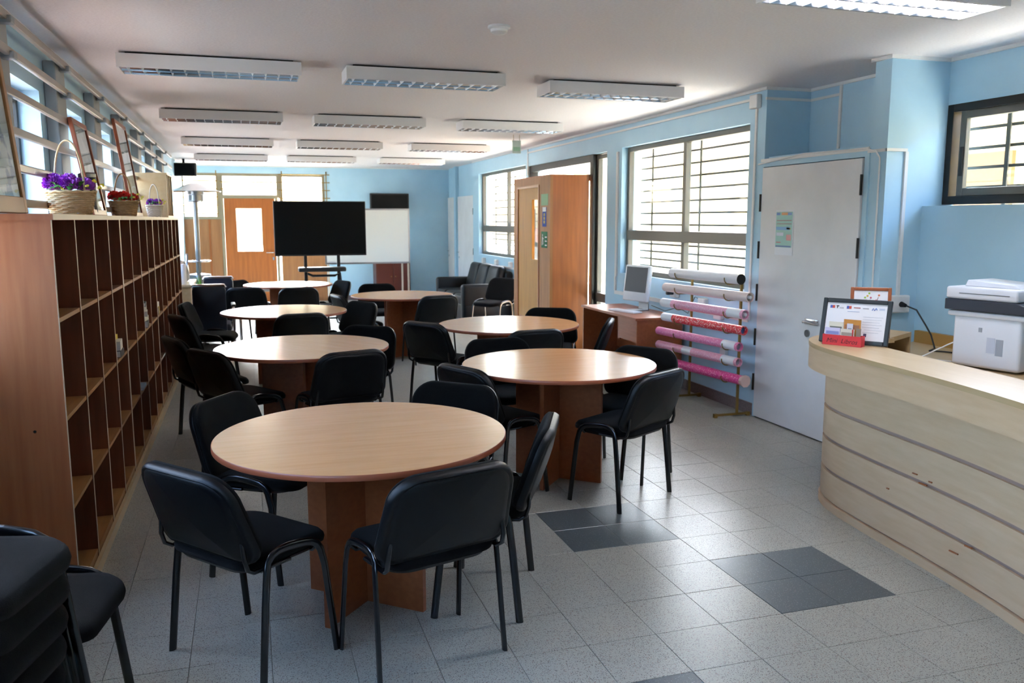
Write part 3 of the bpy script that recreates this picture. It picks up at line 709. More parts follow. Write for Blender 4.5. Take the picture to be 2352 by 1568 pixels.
M_art1 = mat('sketch_print', 'd8d3c8', .5, col2='7d8096', scale=9, contrast=(.52, .60))
M_art2 = mat('pale_print', 'c9c4ba', .5, col2='9b968c', scale=7, contrast=(.5, .62))
M_fw1 = mat('oak_frame', 'a87a4a', .4); M_fw2 = mat('red_frame', '8f4a2c', .4)
lean_frame(3.55, 4.27, .80, -.93, -1.00, M_fw1, 'big light-wood picture frame at the near end of the bookcase', M_art1, .045, .07)
lean_frame(5.84, 6.36, .60, -.90, -.995, M_fw2, 'reddish picture frame behind the largest flower basket', M_art2)
lean_frame(7.72, 8.42, .80, -.89, -.995, M_fw2, 'taller reddish picture frame beside the red flowers', M_art2)
# small box cabinet on the bookcase
t = thing('box_cabinet', 'small pale wooden open cabinet standing on the bookcase', 'cabinet', (-.88, 9.35, ZT))
bx = [('side_panel', (-1.03, -.74, 9.35, 9.366, 0, .43)), ('side_panel', (-1.03, -.74, 10.0, 10.016, 0, .43)), ('top_panel', (-1.03, -.735, 9.345, 10.02, .43, .446)), ('bottom_panel', (-1.03, -.74, 9.366, 10.0, 0, .016)), ('back_panel', (-1.03, -1.022, 9.366, 10.0, .016, .43)), ('divider', (-1.022, -.745, 9.56, 9.574, .016, .43)), ('divider', (-1.022, -.745, 9.78, 9.794, .016, .43))]
for nm, (a, b, c, d, e, f) in bx: G().box(a, b, c, d, e+ZT, f+ZT).build(nm, M_maple, t, world=True)

# ================================================================ LUMINAIRES
def lum_proto(lit=False):
    t = thing('ceiling_light', '', 'ceiling light')
    L_, W, H_ = 1.13, .30, .085
    g = G(); g.box(-L_/2, L_/2, -W/2, -W/2+.012, -H_, 0).box(-L_/2, L_/2, W/2-.012, W/2, -H_, 0).box(-L_/2, -L_/2+.012, -W/2+.012, W/2-.012, -H_, 0).box(L_/2-.012, L_/2, -W/2+.012, W/2-.012, -H_, 0).box(-L_/2+.012, L_/2-.012, -W/2+.012, W/2-.012, -.012, 0)
    g.build('housing', M_lum, t)
    G().box(-L_/2+.05, L_/2-.05, -W/2+.04, W/2-.04, 0, .014).build('mount', M_aludark, t)
    x = L_/2-.014
    for c in (-.066, .066):
        pr = [(-.062, -.084), (-.056, -.05), (-.03, -.024), (0, -.018), (.03, -.024), (.056, -.05), (.062, -.084)]
        vs = [(-x, c+p[0], p[1]) for p in pr]+[(x, c+p[0], p[1]) for p in pr]; n = len(pr)
        G().add(vs, [(i, i+1, n+i+1, n+i) for i in range(n-1)]).build('reflector', M_refl, t, smooth=True)
        G().cyl((-x+.02, c, -.042), (x-.02, c, -.042), .013, 12).build('lamp_tube', M_lit if lit else M_tube, t, smooth=True)
    me = None
    for i in range(13):
        xx = -x+2*x*(i+.5)/13
        if me is None:
            g = G()
            for c in (-.066, .066):
                g.add([(-.016, c-.062, -.045), (.016, c-.062, -.045), (0, c-.062, -.086), (-.016, c+.062, -.045), (.016, c+.062, -.045), (0, c+.062, -.086)], [(0, 1, 2), (3, 5, 4), (0, 3, 4, 1), (1, 4, 5, 2), (2, 5, 3, 0)])
            o = g.build('louvre_blade', M_blade, t); o.location.x = xx; me = o.data
        else:
            o = bpy.data.objects.new('louvre_blade', me); C.objects.link(o); o.parent = t; o.location.x = xx
    return t
GL = 'louvred fluorescent ceiling lights'
lp = None
cols = [(-.16, 'over the bookcase side'), (1.27, 'over the middle aisle'), (2.80, 'over the window side')]
rows_ = [(6.10, 'first row from us'), (8.92, 'second row'), (11.80, 'third row'), (14.66, 'last row')]
for j_, (y, rn) in enumerate(rows_):
    for i_, (x, cn) in enumerate(cols):
        yy = y+(.14 if i_ == 2 and j_ == 0 else 0)+.03*i_; lb = 'unlit white louvred ceiling light '+cn+', '+rn
        if lp is None: lp = lum_proto(); lp.location = (x, yy, CE-.015); lp['label'] = lb; lp['group'] = GL
        else: dup(lp, (x, yy, CE-.015), 0, lb, GL)
ll = lum_proto(True); ll.location = (2.78, 3.27, CE-.015); ll['label'] = 'only lit fluorescent ceiling light, above the curved counter'; ll['group'] = GL
# smoke detector, hanging exit sign
t = thing('smoke_detector', 'round white smoke detector on the ceiling', 'smoke detector', (1.38, 4.62, CE))
G().lathe([(.062, 0), (.062, -.012), (.05, -.018)], n=24).build('base', M_white, t, smooth=True)
G().lathe([(.048, -.018), (.046, -.032), (.03, -.044), (.005, -.046)], n=24).build('sensor_cap', M_white, t, smooth=True)
t = thing('exit_sign', 'small pale green sign hanging from the ceiling near the barred windows', 'sign', (3.30, 10.3, CE))
G().box(-.055, .055, -.004, .004, -.23, -.07).build('sign_plate', mat('pale_green', 'c8d6cc', .4), t)
G().cyl((-.04, 0, 0), (-.04, 0, -.07), .003, 6).cyl((.04, 0, 0), (.04, 0, -.07), .003, 6).build('hanger', M_gold, t)
G().box(-.045, .045, -.006, -.004, -.20, -.15).build('sign_band', mat('sign_green', '9cc4a8', .4), t)

# ================================================================ ENTRANCE PORCH
VX, VY0, VY1, VZ = 3.545, 9.73, 11.18, 2.175
t = thing('entrance_porch', 'wooden draught porch with inner door standing against the barred windows', 'porch', (VX, VY0, 0))
G().box(VX+.012, XR-.002, VY0, VY0+.03, 0, VZ).build('side_panel', M_oak, t, world=True)
G().box(VX+.036, XR-.002, VY1-.03, VY1, 0, 1.05).build('side_panel', M_oak, t, world=True)
G().box(VX+.036, XR-.002, VY1-.018, VY1-.012, 1.05, VZ).build('side_glass', M_glass, t, world=True)
G().box(VX, VX+.035, VY0-.002, 10.13, 0, VZ).build('front_panel', M_oak2, t, world=True)
G().box(VX, VX+.035, 11.02, VY1, 0, VZ).build('front_panel', M_oak2, t, world=True)
G().box(VX, VX+.035, 10.13, 11.02, 2.08, VZ).build('head_panel', M_oak2, t, world=True)
G().box(VX+.0, XR-.002, VY0, VY1, VZ, VZ+.015).build('roof_panel', M_oak, t, world=True)
g = G().box(VX-.008, VX+.03, 10.13, 10.16, 0, 2.08).box(VX-.008, VX+.03, 10.99, 11.02, 0, 2.08).box(VX-.008, VX+.03, 10.16, 10.99, 2.05, 2.08); g.build('door_jamb', M_shelf, t, world=True)
dlf = G().box(VX+.004, VX+.04, 10.16, 10.20, .02, 2.05).box(VX+.004, VX+.04, 10.42, 10.99, .02, 2.05).box(VX+.004, VX+.04, 10.20, 10.42, .02, 1.14).box(VX+.004, VX+.04, 10.20, 10.42, 1.90, 2.05).build('porch_door', mat('honey_plywood', 'b98436', .5, col2='a8742c', scale=3, stretch=(7, 7, .5)), t, world=True)
G().box(VX+.02, VX+.026, 10.20, 10.42, 1.14, 1.90).build('door_pane', M_glass, dlf, world=True)
G().box(VX+.001, VX+.004, 10.20, 10.95, .03, .36).build('kick_plate', M_chery, dlf, world=True)
def sticker(y0, y1, z0, z1, m, nm='notice', lb=None): return G().box(VX-.003, VX-.0005, y0, y1, z0, z1).build(nm, m, t, world=True, label=lb)
M_sg = mat('notice_green', '1c6a4a', .6, spec=.2); M_sb = mat('notice_blue', '2a4fa8', .6, spec=.2)
sticker(9.80, 10.05, 1.82, 1.96, mat('faded_green', '86ad86', .6), lb='faded green notice')
sticker(9.86, 10.0, 1.56, 1.80, M_sb, lb='blue notice with white crest')
sticker(9.82, 10.04, 1.30, 1.50, M_sg, lb='green exit notice')
G().box(VX-.0045, VX-.003, 9.87, 9.99, 1.745, 1.80).build('notice_crest', M_paper, t, world=True)
for k in range(3): G().box(VX-.0045, VX-.003, 9.905, 9.955, 1.60+.045*k, 1.635+.045*k).build('notice_print', mat('notice_gold', 'b5a552', .5), t, world=True)
g = G().cyl((VX-.0035, 9.99, 1.455), (VX-.0045, 9.99, 1.455), .014, 10)
g.box(VX-.0045, VX-.0032, 9.975, 10.005, 1.385, 1.435).box(VX-.0045, VX-.0032, 10.0, 10.012, 1.33, 1.385).box(VX-.0045, VX-.0032, 9.965, 9.98, 1.34, 1.385).box(VX-.0045, VX-.0032, 9.955, 9.972, 1.405, 1.42)
g.build('running_figure', M_paper, t, world=True)
for k in range(3): G().box(VX-.0045, VX-.003, 9.835, 9.90, 1.325+.05*k, 1.34+.05*k).build('notice_print', M_paper, t, world=True)

# ================================================================ DESK AND COMPUTER
DX0, DX1, DY0, DY1 = 3.51, XR-.04, 7.21, 8.56
t = thing('desk', 'brown laminate computer desk under the big barred window', 'desk', ((DX0+DX1)/2, (DY0+DY1)/2, 0))
G().box(DX0-.02, DX1, DY0-.01, DY1+.01, .695, .72).build('desk_top', M_chery, t, world=True, bevel=.002)
G().box(DX0+.0, DX1-.02, DY0, DY0+.02, 0, .695).build('side_panel', M_chery, t, world=True)
G().box(DX0+.0, DX1-.02, DY1-.02, DY1, 0, .695).build('side_panel', M_chery, t, world=True)
G().box(DX1-.10, DX1-.08, DY0+.02, DY1-.02, .25, .695).build('modesty_panel', M_chery, t, world=True)
dw = G().box(DX0+.01, DX0+.028, DY0+.03, DY0+.45, .48, .69).build('drawer', M_chery, t, world=True)
G().box(DX0+.03, DX1-.12, DY0+.45, DY0+.465, .46, .695).build('drawer_side', M_chery, t, world=True)
cx, cy = 3.82, 7.86
t = thing('computer', 'white all-in-one computer with dark screen on the desk', 'computer', (cx, cy, .72), math.radians(192-270))
tl_ = Matrix.Translation((0, 0, .0)) @ Matrix.Rotation(math.radians(-6), 4, 'X')
def tilt(g): g.xf(Matrix.Translation((0, -.02, .09)) @ Matrix.Rotation(math.radians(-7), 4, 'X')); return g
M_imac = mat('white_polycarbonate', 'e4e6ea', .2, coat=.5)
tilt(G().rbox((0, 0, .19), (.40, .045, .37), .015, 3)).build('casing', M_imac, t, smooth=True)
tilt(G().box(-.172, .172, -.026, -.023, .10, .355)).build('screen', mat('screen_grey', '4c4a50', .4, spec=.2), t)
g = G(); g.tube([(0, .05, .24), (0, .085, .12), (0, .08, .02), (0, .0, .006), (0, -.08, .006)], .004, 8, ry=.075, up=(0, 1, .01)) if False else None
g.box(-.08, .08, -.09, .10, 0, .008).box(-.08, .08, .085, .097, .008, .26).build('stand', M_steel, t, bevel=.002)
t = thing('keyboard', 'white flat keyboard on the computer desk', 'keyboard', (3.645, 7.77, .7205), math.radians(192-270))
G().rbox((0, 0, .008), (.42, .115, .015), .005, 2).build('keyboard_body', M_imac, t)
g = G()
for r_ in range(5):
    for c_ in range(14): g.box(-.195+c_*.028, -.195+c_*.028+.024, -.05+r_*.02, -.05+r_*.02+.016, .0155, .018)
o = g.build('keys', M_paper, t); o['kind'] = 'stuff'
tag(G().tube([(3.93, 7.75, .78), (3.98, 7.55, .74), (3.99, 7.3, .80), (4.0, 7.12, .76), (4.0, 7.0, .93), (4.03, 6.92, .90)], .004, 6).build('mains_cable', M_tvb, None, smooth=True), 'thin dark cord from the white computer to the wall socket', 'cord')
tag(G().rbox((3.97, 7.44, .93), (.07, .045, .035), .008, 2).build('power_plug', M_tvb), 'black plug in the socket behind the white computer', 'plug')

# ================================================================ WRAPPING PAPER RACK
RX = 3.90; RY0, RY1 = 6.07, 6.88
t = thing('paper_rack', 'brass-coloured metal rack holding wrapping-paper rolls beside the white door', 'rack', (RX, 6.45, 0))
for y in (RY0, RY1):
    G().box(RX-.009, RX+.009, y-.009, y+.009, .02, 1.18).build('upright', M_gold, t, world=True)
    g = G().box(RX-.22, RX+.12, y-.009, y+.009, .012, .03); g.box(RX-.22, RX-.19, y-.014, y+.014, 0, .034).box(RX+.09, RX+.12, y-.014, y+.014, 0, .034); g.build('foot_bar', M_gold, t, world=True)
def on_roll(px): return px
RZ = [1.165, 1.03, .885, .755, .615, .485, .34]
for z in RZ:
    for y in (RY0+.06, RY1-.06):
        hkx = 3.85-.125*(y-5.9)
        pts = [(RX-.005, y, z-.05), (hkx+.02, y, z-.05)]+[(hkx-.05*math.sin(a), y, z-.004-.048*math.cos(a)) for a in [i*.35 for i in range(0, 6)]]
        G().tube(pts, .005, 6).build('hook', M_gold, t, world=True, smooth=True)
rolls = [(RZ[0], 5.981, 6.941, .043, 'f0eef2', None, 'white paper roll with dark open end, topmost on the rack', 'white'),
         (RZ[1], 5.863, 7.038, .040, 'e6d3cf', None, 'cream-pink paper roll second from the top of the rack', 'cream'),
         (RZ[2], 5.912, 7.066, .040, 'eba6c0', 'f6d6e0', 'pink speckled paper roll with white end, third from the top of the rack', 'pink'),
         (RZ[3], 5.921, 7.047, .038, 'dc2f3a', 'f6e0dc', 'red paper roll with white dots on the rack', 'red'),
         (RZ[4], 5.966, 7.133, .037, 'e27aa6', 'f1b5cc', 'rose paper roll with white tape at one end, below the red one', 'rose'),
         (RZ[5], 5.970, 7.128, .037, 'e9a3b8', 'f4d0da', 'pale pink paper roll with white tape at its middle', 'pale'),
         (RZ[6], 5.908, 6.980, .040, 'dd3f8e', 'f3a6c6', 'magenta dotted paper roll at the bottom of the rack', 'magenta')]
M_card = mat('card_core', '9a8a74', .7); M_black = mat('black_core', '141414', .6); M_bluec = mat('blue_core', '3b5a8a', .6)
for i, (z, ya, yb_, r, c1, c2, lb, nm) in enumerate(rolls):
    yc_ = (ya+yb_)/2; xx = 3.85-.125*(yc_-5.9); zc = z-.004+ (r-.04)
    p = thing('paper_roll', lb, 'paper roll', (xx, yc_, zc), math.atan(.125), 'wrapping-paper rolls on the brass rack')
    m = dots('roll_'+nm, c1, c2, 68, .30) if c2 else mat('roll_'+nm, c1, .45)
    n = 24; hl = (yb_-ya)/2
    g = G(); g.v = []
    R_o, R_i = r, r*.84
    vs = []; fs = []
    for (rr, yy) in ((R_i, -hl+.25), (R_i, -hl), (R_o, -hl), (R_o, hl), (R_i, hl), (R_i, hl-.25)):
        for j in range(n): a = 2*PI*j/n; vs.append((rr*math.cos(a), yy, rr*math.sin(a)))
    for q in range(5):
        for j in range(n): fs.append((q*n+j, q*n+(j+1) % n, (q+1)*n+(j+1) % n, (q+1)*n+j))
    g.add(vs, fs).build('paper', m, p, smooth=True)
    g = G().tube([(0, -hl+.03, 0), (0, -hl+.25, 0)], R_i*.98, 20); g.build('roll_core', M_black if i == 0 else (M_bluec if i in (3, 4, 5) else M_card), p, smooth=True) if i != 6 else None
    if i == 0: G().cyl((0, -hl-.002, 0), (0, -hl+.003, 0), r*1.02, 24).build('end_cap', M_black, p, smooth=True)
    if i in (1, 2): G().tube([(0, -hl+.02, 0), (0, -hl-.004, 0)], r*.35, 12).build('inner_roll', M_paper, p, smooth=True)
    if i == 6: G().cyl((0, -hl-.03, 0), (0, -hl+.01, 0), r*1.3, 9, r2=r*1.1).build('crumpled_wrap', mat('crumpled_paper', 'd9b8ae', .6), p)
    if i in (2, 3): G().tube([(0, hl-.16, 0), (0, hl+.002, 0)], r*1.015, 24).build('white_end', M_paper, p, smooth=True)
    if i in (2, 4, 5): G().tube([(0, -hl+.03, 0), (0, -hl+.20, 0)], r*1.015, 24).build('tape_band', M_paper, p, smooth=True)
    if i == 5: G().tube([(0, -hl+.62, 0), (0, -hl+.75, 0)], r*1.015, 24).build('tape_band', M_paper, p, smooth=True)
tag(G().rbox((XR-.02, 6.52, .47), (.04, .09, .11), .01, 2).build('wall_box', M_white), 'small white wall box behind the paper rolls', 'socket')

# poster on the door
t = thing('door_poster', 'tall narrow coloured poster taped to the white door', 'poster', (XR-.034, 5.69, 1.54))
def pst(y0, y1, z0, z1, c, nm='printed_panel', k=0): G().box(XR-.0345-.0006*k, XR-.034-.0006*k, y0, y1, z0, z1).build(nm, mat('print_'+c, c, .5), t, world=True)
pst(5.575, 5.805, 1.37, 1.72, 'dfe2e8', 'poster_sheet', 0)
pst(5.59, 5.80, 1.43, 1.705, '9fc9c0', 'printed_panel', 1)
for (a, b, c, d, col) in ((5.60, 5.65, 1.68, 1.70, '7f9fd0'), (5.65, 5.73, 1.68, 1.70, 'e0a070'), (5.75, 5.795, 1.68, 1.70, '6f8fc8'), (5.60, 5.79, 1.635, 1.642, 'a07a7a'), (5.60, 5.79, 1.61, 1.616, '9a7f80'), (5.62, 5.795, 1.565, 1.59, '7fb0d8'), (5.61, 5.66, 1.57, 1.583, 'd9b46a'), (5.70, 5.79, 1.52, 1.545, 'd8e2f0'), (5.60, 5.66, 1.485, 1.53, 'e0a0a0'), (5.73, 5.79, 1.465, 1.472, 'c06a6a'), (5.60, 5.795, 1.433, 1.444, '6a80b0')):
    pst(a, b, c, d, col, 'printed_panel', 2)

# ================================================================ COUNTER
def offs(path, d):
    out = []
    for i, p in enumerate(path):
        a = path[max(0, i-1)]; b = path[min(len(path)-1, i+1)]; tx, ty = b[0]-a[0], b[1]-a[1]; l = math.hypot(tx, ty); out.append((p[0]-ty/l*d, p[1]+tx/l*d))
    return out
# face line of the counter, from near to the wall end (outward normal to the left when walking backwards)
face = [(2.50, 1.0), (2.70, 1.60), (2.84, 2.10), (2.93, 2.45), (2.99, 2.78), (3.035, 3.13), (3.06, 3.40), (3.085, 3.62), (3.11, 3.81), (3.165, 3.99), (3.26, 4.13), (3.42, 4.22), (3.60, 4.26)]
def smooth_path(P, n=4):
    out = []
    for i in range(len(P)-1):
        p0 = P[max(i-1, 0)]; p1 = P[i]; p2 = P[i+1]; p3 = P[min(i+2, len(P)-1)]
        for k in range(n):
            t_ = k/n; q = []
            for c in (0, 1):
                q.append(.5*(2*p1[c]+(p2[c]-p0[c])*t_+(2*p0[c]-5*p1[c]+4*p2[c]-p3[c])*t_*t_+(3*p1[c]-p0[c]-3*p2[c]+p3[c])*t_**3))
            out.append(tuple(q))
    out.append(P[-1]); return out
face = smooth_path(face)
def strip(o0, o1, z0, z1):
    A = offs(face, o0); B = offs(face, o1); n = len(face); g = G(); vs = []
    for a, b in zip(A, B): vs += [(a[0], a[1], z0), (b[0], b[1], z0), (b[0], b[1], z1), (a[0], a[1], z1)]
    fs = []
    for i in range(n-1):
        for k in range(4): fs.append((i*4+k, i*4+(k+1) % 4, (i+1)*4+(k+1) % 4, (i+1)*4+k))
    fs += [(0, 1, 2, 3), tuple((n-1)*4+k for k in (3, 2, 1, 0))]
    return g.add(vs, fs)
t = thing('reception_counter', 'curved pale maple reception counter with grooved horizontal bands', 'counter', (3.1, 3.0, 0))
strip(-.025, -.01, 0, .80).build('core', M_groove, t, world=True, smooth=30)
for (a, b) in ((.055, .212), (.232, .392), (.412, .572), (.592, .80)):
    strip(-.01, .004, a, b).build('front_panel', M_maplef, t, world=True, smooth=30)
strip(-.01, .012, 0, .045).build('plinth', M_maplef, t, world=True, smooth=30)
strip(.0, .105, .80, .925).build('apron', M_maplef, t, world=True, smooth=30)
strip(-.235, .108, .925, .95).build('counter_top', M_maple, t, world=True, smooth=30)
for (x, y, z, l) in ((3.026, 3.10, .402, .05), (3.032, 3.16, .435, .03), (3.02, 3.05, .428, .02), (2.978, 2.77, .222, .04), (2.992, 2.86, .16, .05), (3.05, 3.35, .30, .015)):
    G().box(x-.0075, x-.002, y-l/2, y+l/2, z-.003, z+.003).build('scuff_mark', M_shelf, t, world=True)
# inner work surface
t = thing('work_desk', 'lower wooden work desk behind the counter along the blue wall', 'desk', (3.9, 3.2, 0))
poly = offs(face, -.03)[::1]
inner = poly+[(4.34, 4.62), (4.34, 1.0)]
G().prism(inner, .795, .82).build('desk_top', M_maple, t, world=True)
G().box(4.32, 4.355, 1.0, 4.60, .82, .90).build('back_rail', mat('ochre_wood', 'a9803f', .45), t, world=True)
G().box(3.3, 4.3, 1.2, 1.22, 0, .795).build('side_panel', M_maple, t, world=True)
# small open cupboard in the corner
t = thing('corner_cupboard', 'small maple cupboard with dark open front in the counter corner', 'cupboard', (3.8, 4.4, .82))
G().prism([(3.60, 4.03), (3.94, 4.22), (3.88, 4.40), (3.60, 4.36)], .925, .952).build('cupboard_top', M_maple, t, world=True)
G().prism([(3.925, 4.215), (3.94, 4.22), (3.88, 4.40), (3.865, 4.395)], .821, .925).build('side_panel', M_maple, t, world=True)
G().prism([(3.60, 4.04), (3.615, 4.05), (3.615, 4.35), (3.60, 4.35)], .821, .925).build('side_panel', M_maple, t, world=True)
G().prism([(3.615, 4.34), (3.865, 4.38), (3.865, 4.395), (3.615, 4.355)], .821, .925).build('back_panel', mat('dark_inside', '4a3524', .6), t, world=True)

# framed certificate, small frame, red box with booklets
def frame_on_counter(loc, rz, w, h, tl, fmat, bw, name, label, d=.022):
    t = thing(name, label, 'picture frame', loc, rz)
    Mx = Matrix.Rotation(tl, 4, 'X')
    def bb(a, b, c, d_, y0, y1, nm, m, bv=0):
        g = G().box(a, b, y0, y1, c, d_); g.xf(Mx); g.build(nm, m, t, bevel=bv)
    bb(-w/2, -w/2+bw, 0, h, -d/2, d/2, 'frame_side', fmat, .004); bb(w/2-bw, w/2, 0, h, -d/2, d/2, 'frame_side', fmat, .004)
    bb(-w/2+bw, w/2-bw, 0, bw, -d/2, d/2, 'frame_rail', fmat, .004); bb(-w/2+bw, w/2-bw, h-bw, h, -d/2, d/2, 'frame_rail', fmat, .004)
    bb(-w/2+bw, w/2-bw, bw, h-bw, -.002, .006, 'picture', M_paper)
    return t, bb
CF = (3.236, 3.90, .953)
t, bb = frame_on_counter(CF, math.radians(-56), .375, .255, math.radians(-14), mat('charcoal_frame', '24282a', .35), .024, 'certificate_frame', 'charcoal framed certificate with printed logos standing on the counter')
def pm(c): return mat('print_'+c, c, .5)
w, h = .375-.048, .255-.048
def art(u0, u1, v0, v1, c, nm='printed_mark'): bb(-w/2+u0*w, -w/2+u1*w, .024+v0*h, .024+v1*h, -.0035, -.0022, nm, pm(c))
for u in (.05, .33): art(u, u+.04, .84, .92, '4a5aa8', 'crest_blue'); art(u+.04, u+.08, .84, .92, 'd0503c', 'crest_red')
art(.155, .20, .89, .92, '333333'); art(.165, .18, .84, .89, '333333'); art(.21, .28, .86, .87, 'a0a0a8'); art(.21, .28, .84, .85, 'a0a0a8')
art(.45, .56, .865, .89, 'a8605a'); art(.60, .70, .86, .88, '9a9aa2'); art(.87, .96, .88, .89, '8fa4c8'); art(.87, .96, .85, .86, '8fa4c8')
g = G().tube([(-w/2+.755*w, -.004, .024+.83*h), (-w/2+.77*w, -.004, .024+.89*h), (-w/2+.795*w, -.004, .024+.83*h), (-w/2+.82*w, -.004, .024+.90*h), (-w/2+.835*w, -.004, .024+.85*h)], .0022, 6)
g.xf(Matrix.Rotation(math.radians(-14), 4, 'X')); g.build('wave_mark', pm('3f7fd0'), t)
art(.35, .55, .765, .775, '7f96c0')
for k, (a, b) in enumerate(((.62, .95), (.62, .93), (.62, .9), (.62, .94), (.62, .9), (.66, .95), (.64, .9))): art(a, b, .64-.07*k, .648-.07*k, 'b4b8c4', 'text_line')
art(.66, .71, .10, .19, '45486a', 'stamp')
t, bb = frame_on_counter((3.50, 4.08, .953), math.radians(-38), .225, .30, math.radians(-12), mat('orange_brown_frame', '9a5430', .35), .02, 'drawing_frame', 'orange-brown framed tree drawing standing behind the certificate')
ww, hh = .185, .26
def limb(pts, r=.0016, c='8a5a48', nm='drawn_branch'):
    g = G().tube([(-ww/2+u*ww, -.003, .02+v*hh) for u, v in pts], r, 5); g.xf(Matrix.Rotation(math.radians(-12), 4, 'X')); g.build(nm, pm(c), t)
limb([(.42, .0), (.43, .35), (.47, .62), (.48, .8)]); limb([(.43, .3), (.25, .5), (.15, .62)]); limb([(.44, .35), (.62, .62), (.72, .86)]); limb([(.44, .22), (.7, .5), (.9, .72)]); limb([(.47, .6), (.36, .8)])
random.seed(3)
for (u, v) in ((.12, .64), (.2, .55), (.24, .66), (.33, .84), (.4, .88), (.5, .84), (.48, .72), (.58, .66), (.66, .78), (.74, .9), (.68, .6), (.8, .66), (.92, .76), (.86, .6), (.56, .42), (.3, .42), (.45, .94)):
    c = random.choice(['d9774a', '9cc24a', 'd8b04a', '8a7fc8', 'c86a7a', '6fae6a']); g = G().lathe([(.006, -.001), (.006, .001)], n=8); g.xf(Matrix.Rotation(PI/2, 4, 'X')); g.v = [(p[0]-ww/2+u*ww, p[1]-.003, p[2]+.02+v*hh) for p in g.v]; g.xf(Matrix.Rotation(math.radians(-12), 4, 'X')); g.build('drawn_leaf', pm(c), t)
# red card box
bx0 = (3.168, 3.893, .9505)
t = thing('booklet_box', 'red card box of little booklets with handwriting on its front', 'box', bx0, math.radians(-60))
W_, D_, H_ = .215, .055, .058
G().box(-W_/2, W_/2, -D_/2, -D_/2+.002, 0, H_).build('box_front', M_red, t)
G().box(-W_/2, W_/2, D_/2-.002, D_/2, 0, H_).box(-W_/2, -W_/2+.002, -D_/2+.002, D_/2-.002, 0, H_).box(W_/2-.002, W_/2, -D_/2+.002, D_/2-.002, 0, H_).box(-W_/2+.002, W_/2-.002, -D_/2+.002, D_/2-.002, 0, .002).build('box_body', M_red, t)
tc = bpy.data.curves.new('handwriting', 'FONT'); tc.body = 'Mini  Libros'; tc.size = .036; tc.shear = .3; tc.align_x = 'CENTER'; tc.extrude = .0002; tc.materials.append(mat('ink', '4a1218', .6))
to = bpy.data.objects.new('handwriting', tc); C.objects.link(to); to.parent = t; to.location = (.0, -D_/2-.0006, .014); to.rotation_euler = (PI/2, 0, 0)
bpy.context.view_layer.update(); hm = bpy.data.meshes.new_from_object(to.evaluated_get(bpy.context.evaluated_depsgraph_get()))
ho = bpy.data.objects.new('handwriting', hm); C.objects.link(ho); ho.parent = t; ho.location = to.location; ho.rotation_euler = to.rotation_euler; bpy.data.objects.remove(to, do_unlink=True)
ho.name = 'handwriting'
ca, sa = math.cos(math.radians(-60)), math.sin(math.radians(-60))
def booklet(dx, dy, w, h, c, c2, label, strp=None):
    dx *= 1.23; w *= 1.23; h *= 1.15
    q = thing('booklet', label, 'booklet', (bx0[0]+dx*ca-dy*sa, bx0[1]+dx*sa+dy*ca, bx0[2]+.0025), math.radians(-60), 'booklets in the red box')
    g = G().box(-w/2, w/2, -.003, .003, 0, h); g.build('pages', mat('print_'+c, c, .5), q)
    if c2: G().box(-w/2+.006, w/2-.006, -.0042, -.003, h*.62, h*.8).build('cover_print', mat('print_'+c2, c2, .5), q)
    if strp: G().box(w/2-.012, w/2-.004, -.0042, -.003, 0, h).build('cover_stripe', mat('print_'+strp, strp, .5), q)
booklet(-.045, -.018, .068, .082, 'd3cdea', '8a90c8', 'lilac booklet at the front of the red box')
booklet(.022, -.018, .062, .080, 'd8cfc4', '9a938a', 'beige booklet with red stripe at the front of the red box', 'c03a34')
booklet(-.035, -.004, .064, .110, 'e6dfcc', '77746a', 'cream booklet behind the lilac one')
booklet(.035, .006, .075, .125, 'c98a3c', 'a06a4a', 'orange picture booklet, tallest in the red box')
booklet(.028, -.004, .026, .106, 'd5d2dc', '9a9aa8', 'narrow white booklet before the orange one')
booklet(.068, -.008, .02, .085, '8a7a68', None, 'narrow brown booklet at the end of the red box')

# socket, plug, cords on the counter wall
t = thing('wall_socket', 'white double socket with black plug on the column', 'socket', (4.19, YC, 1.08))
G().rbox((4.19, YC-.022, 1.08), (.17, .044, .12), .012, 3).build('socket_body', M_white, t, world=True, smooth=True)
G().cyl((4.20, YC-.044, 1.08), (4.20, YC-.085, 1.075), .02, 12, r2=.012).build('plug', M_tvb, t, world=True, smooth=True)
tag(G().tube([(4.20, YC-.09, 1.075), (4.24, YC-.14, 1.05), (4.27, YC-.2, .95), (4.24, YC-.28, .90), (4.16, YC-.4, .832), (4.08, YC-.44, .828), (4.14, YC-.50, .828), (4.20, YC-.65, .828), (4.20, YC-.80, .828), (4.15, YC-.88, .84)], .0055, 7).build('mains_cable', M_tvb, None, smooth=True), 'black power cord from the socket to the printer', 'cord')
tag(G().tube([(3.60, 4.00, .825), (3.64, 4.08, .825), (3.75, 4.06, .825), (3.85, 3.95, .825), (3.92, 3.84, .825)], .004, 6).build('data_cable', M_white, None, smooth=True), 'loose white cord lying on the work desk', 'cord')
tag(G().tube([(3.50, 3.84, .825), (3.62, 3.86, .84), (3.76, 3.84, .90), (3.85, 3.80, .95)], .004, 6).build('data_cable', M_white, None, smooth=True), 'white cord rising to the side of the printer', 'cord')
# printer
PRX, PRY, PRR = 4.02, 3.55, math.radians(0)
t = thing('printer', 'white and charcoal multifunction printer on the work desk', 'printer', (4.03, 3.63, .8205), math.radians(13))
M_pr = mat('printer_white', 'dadde6', .35); M_prd = mat('printer_charcoal', '2f323c', .4)
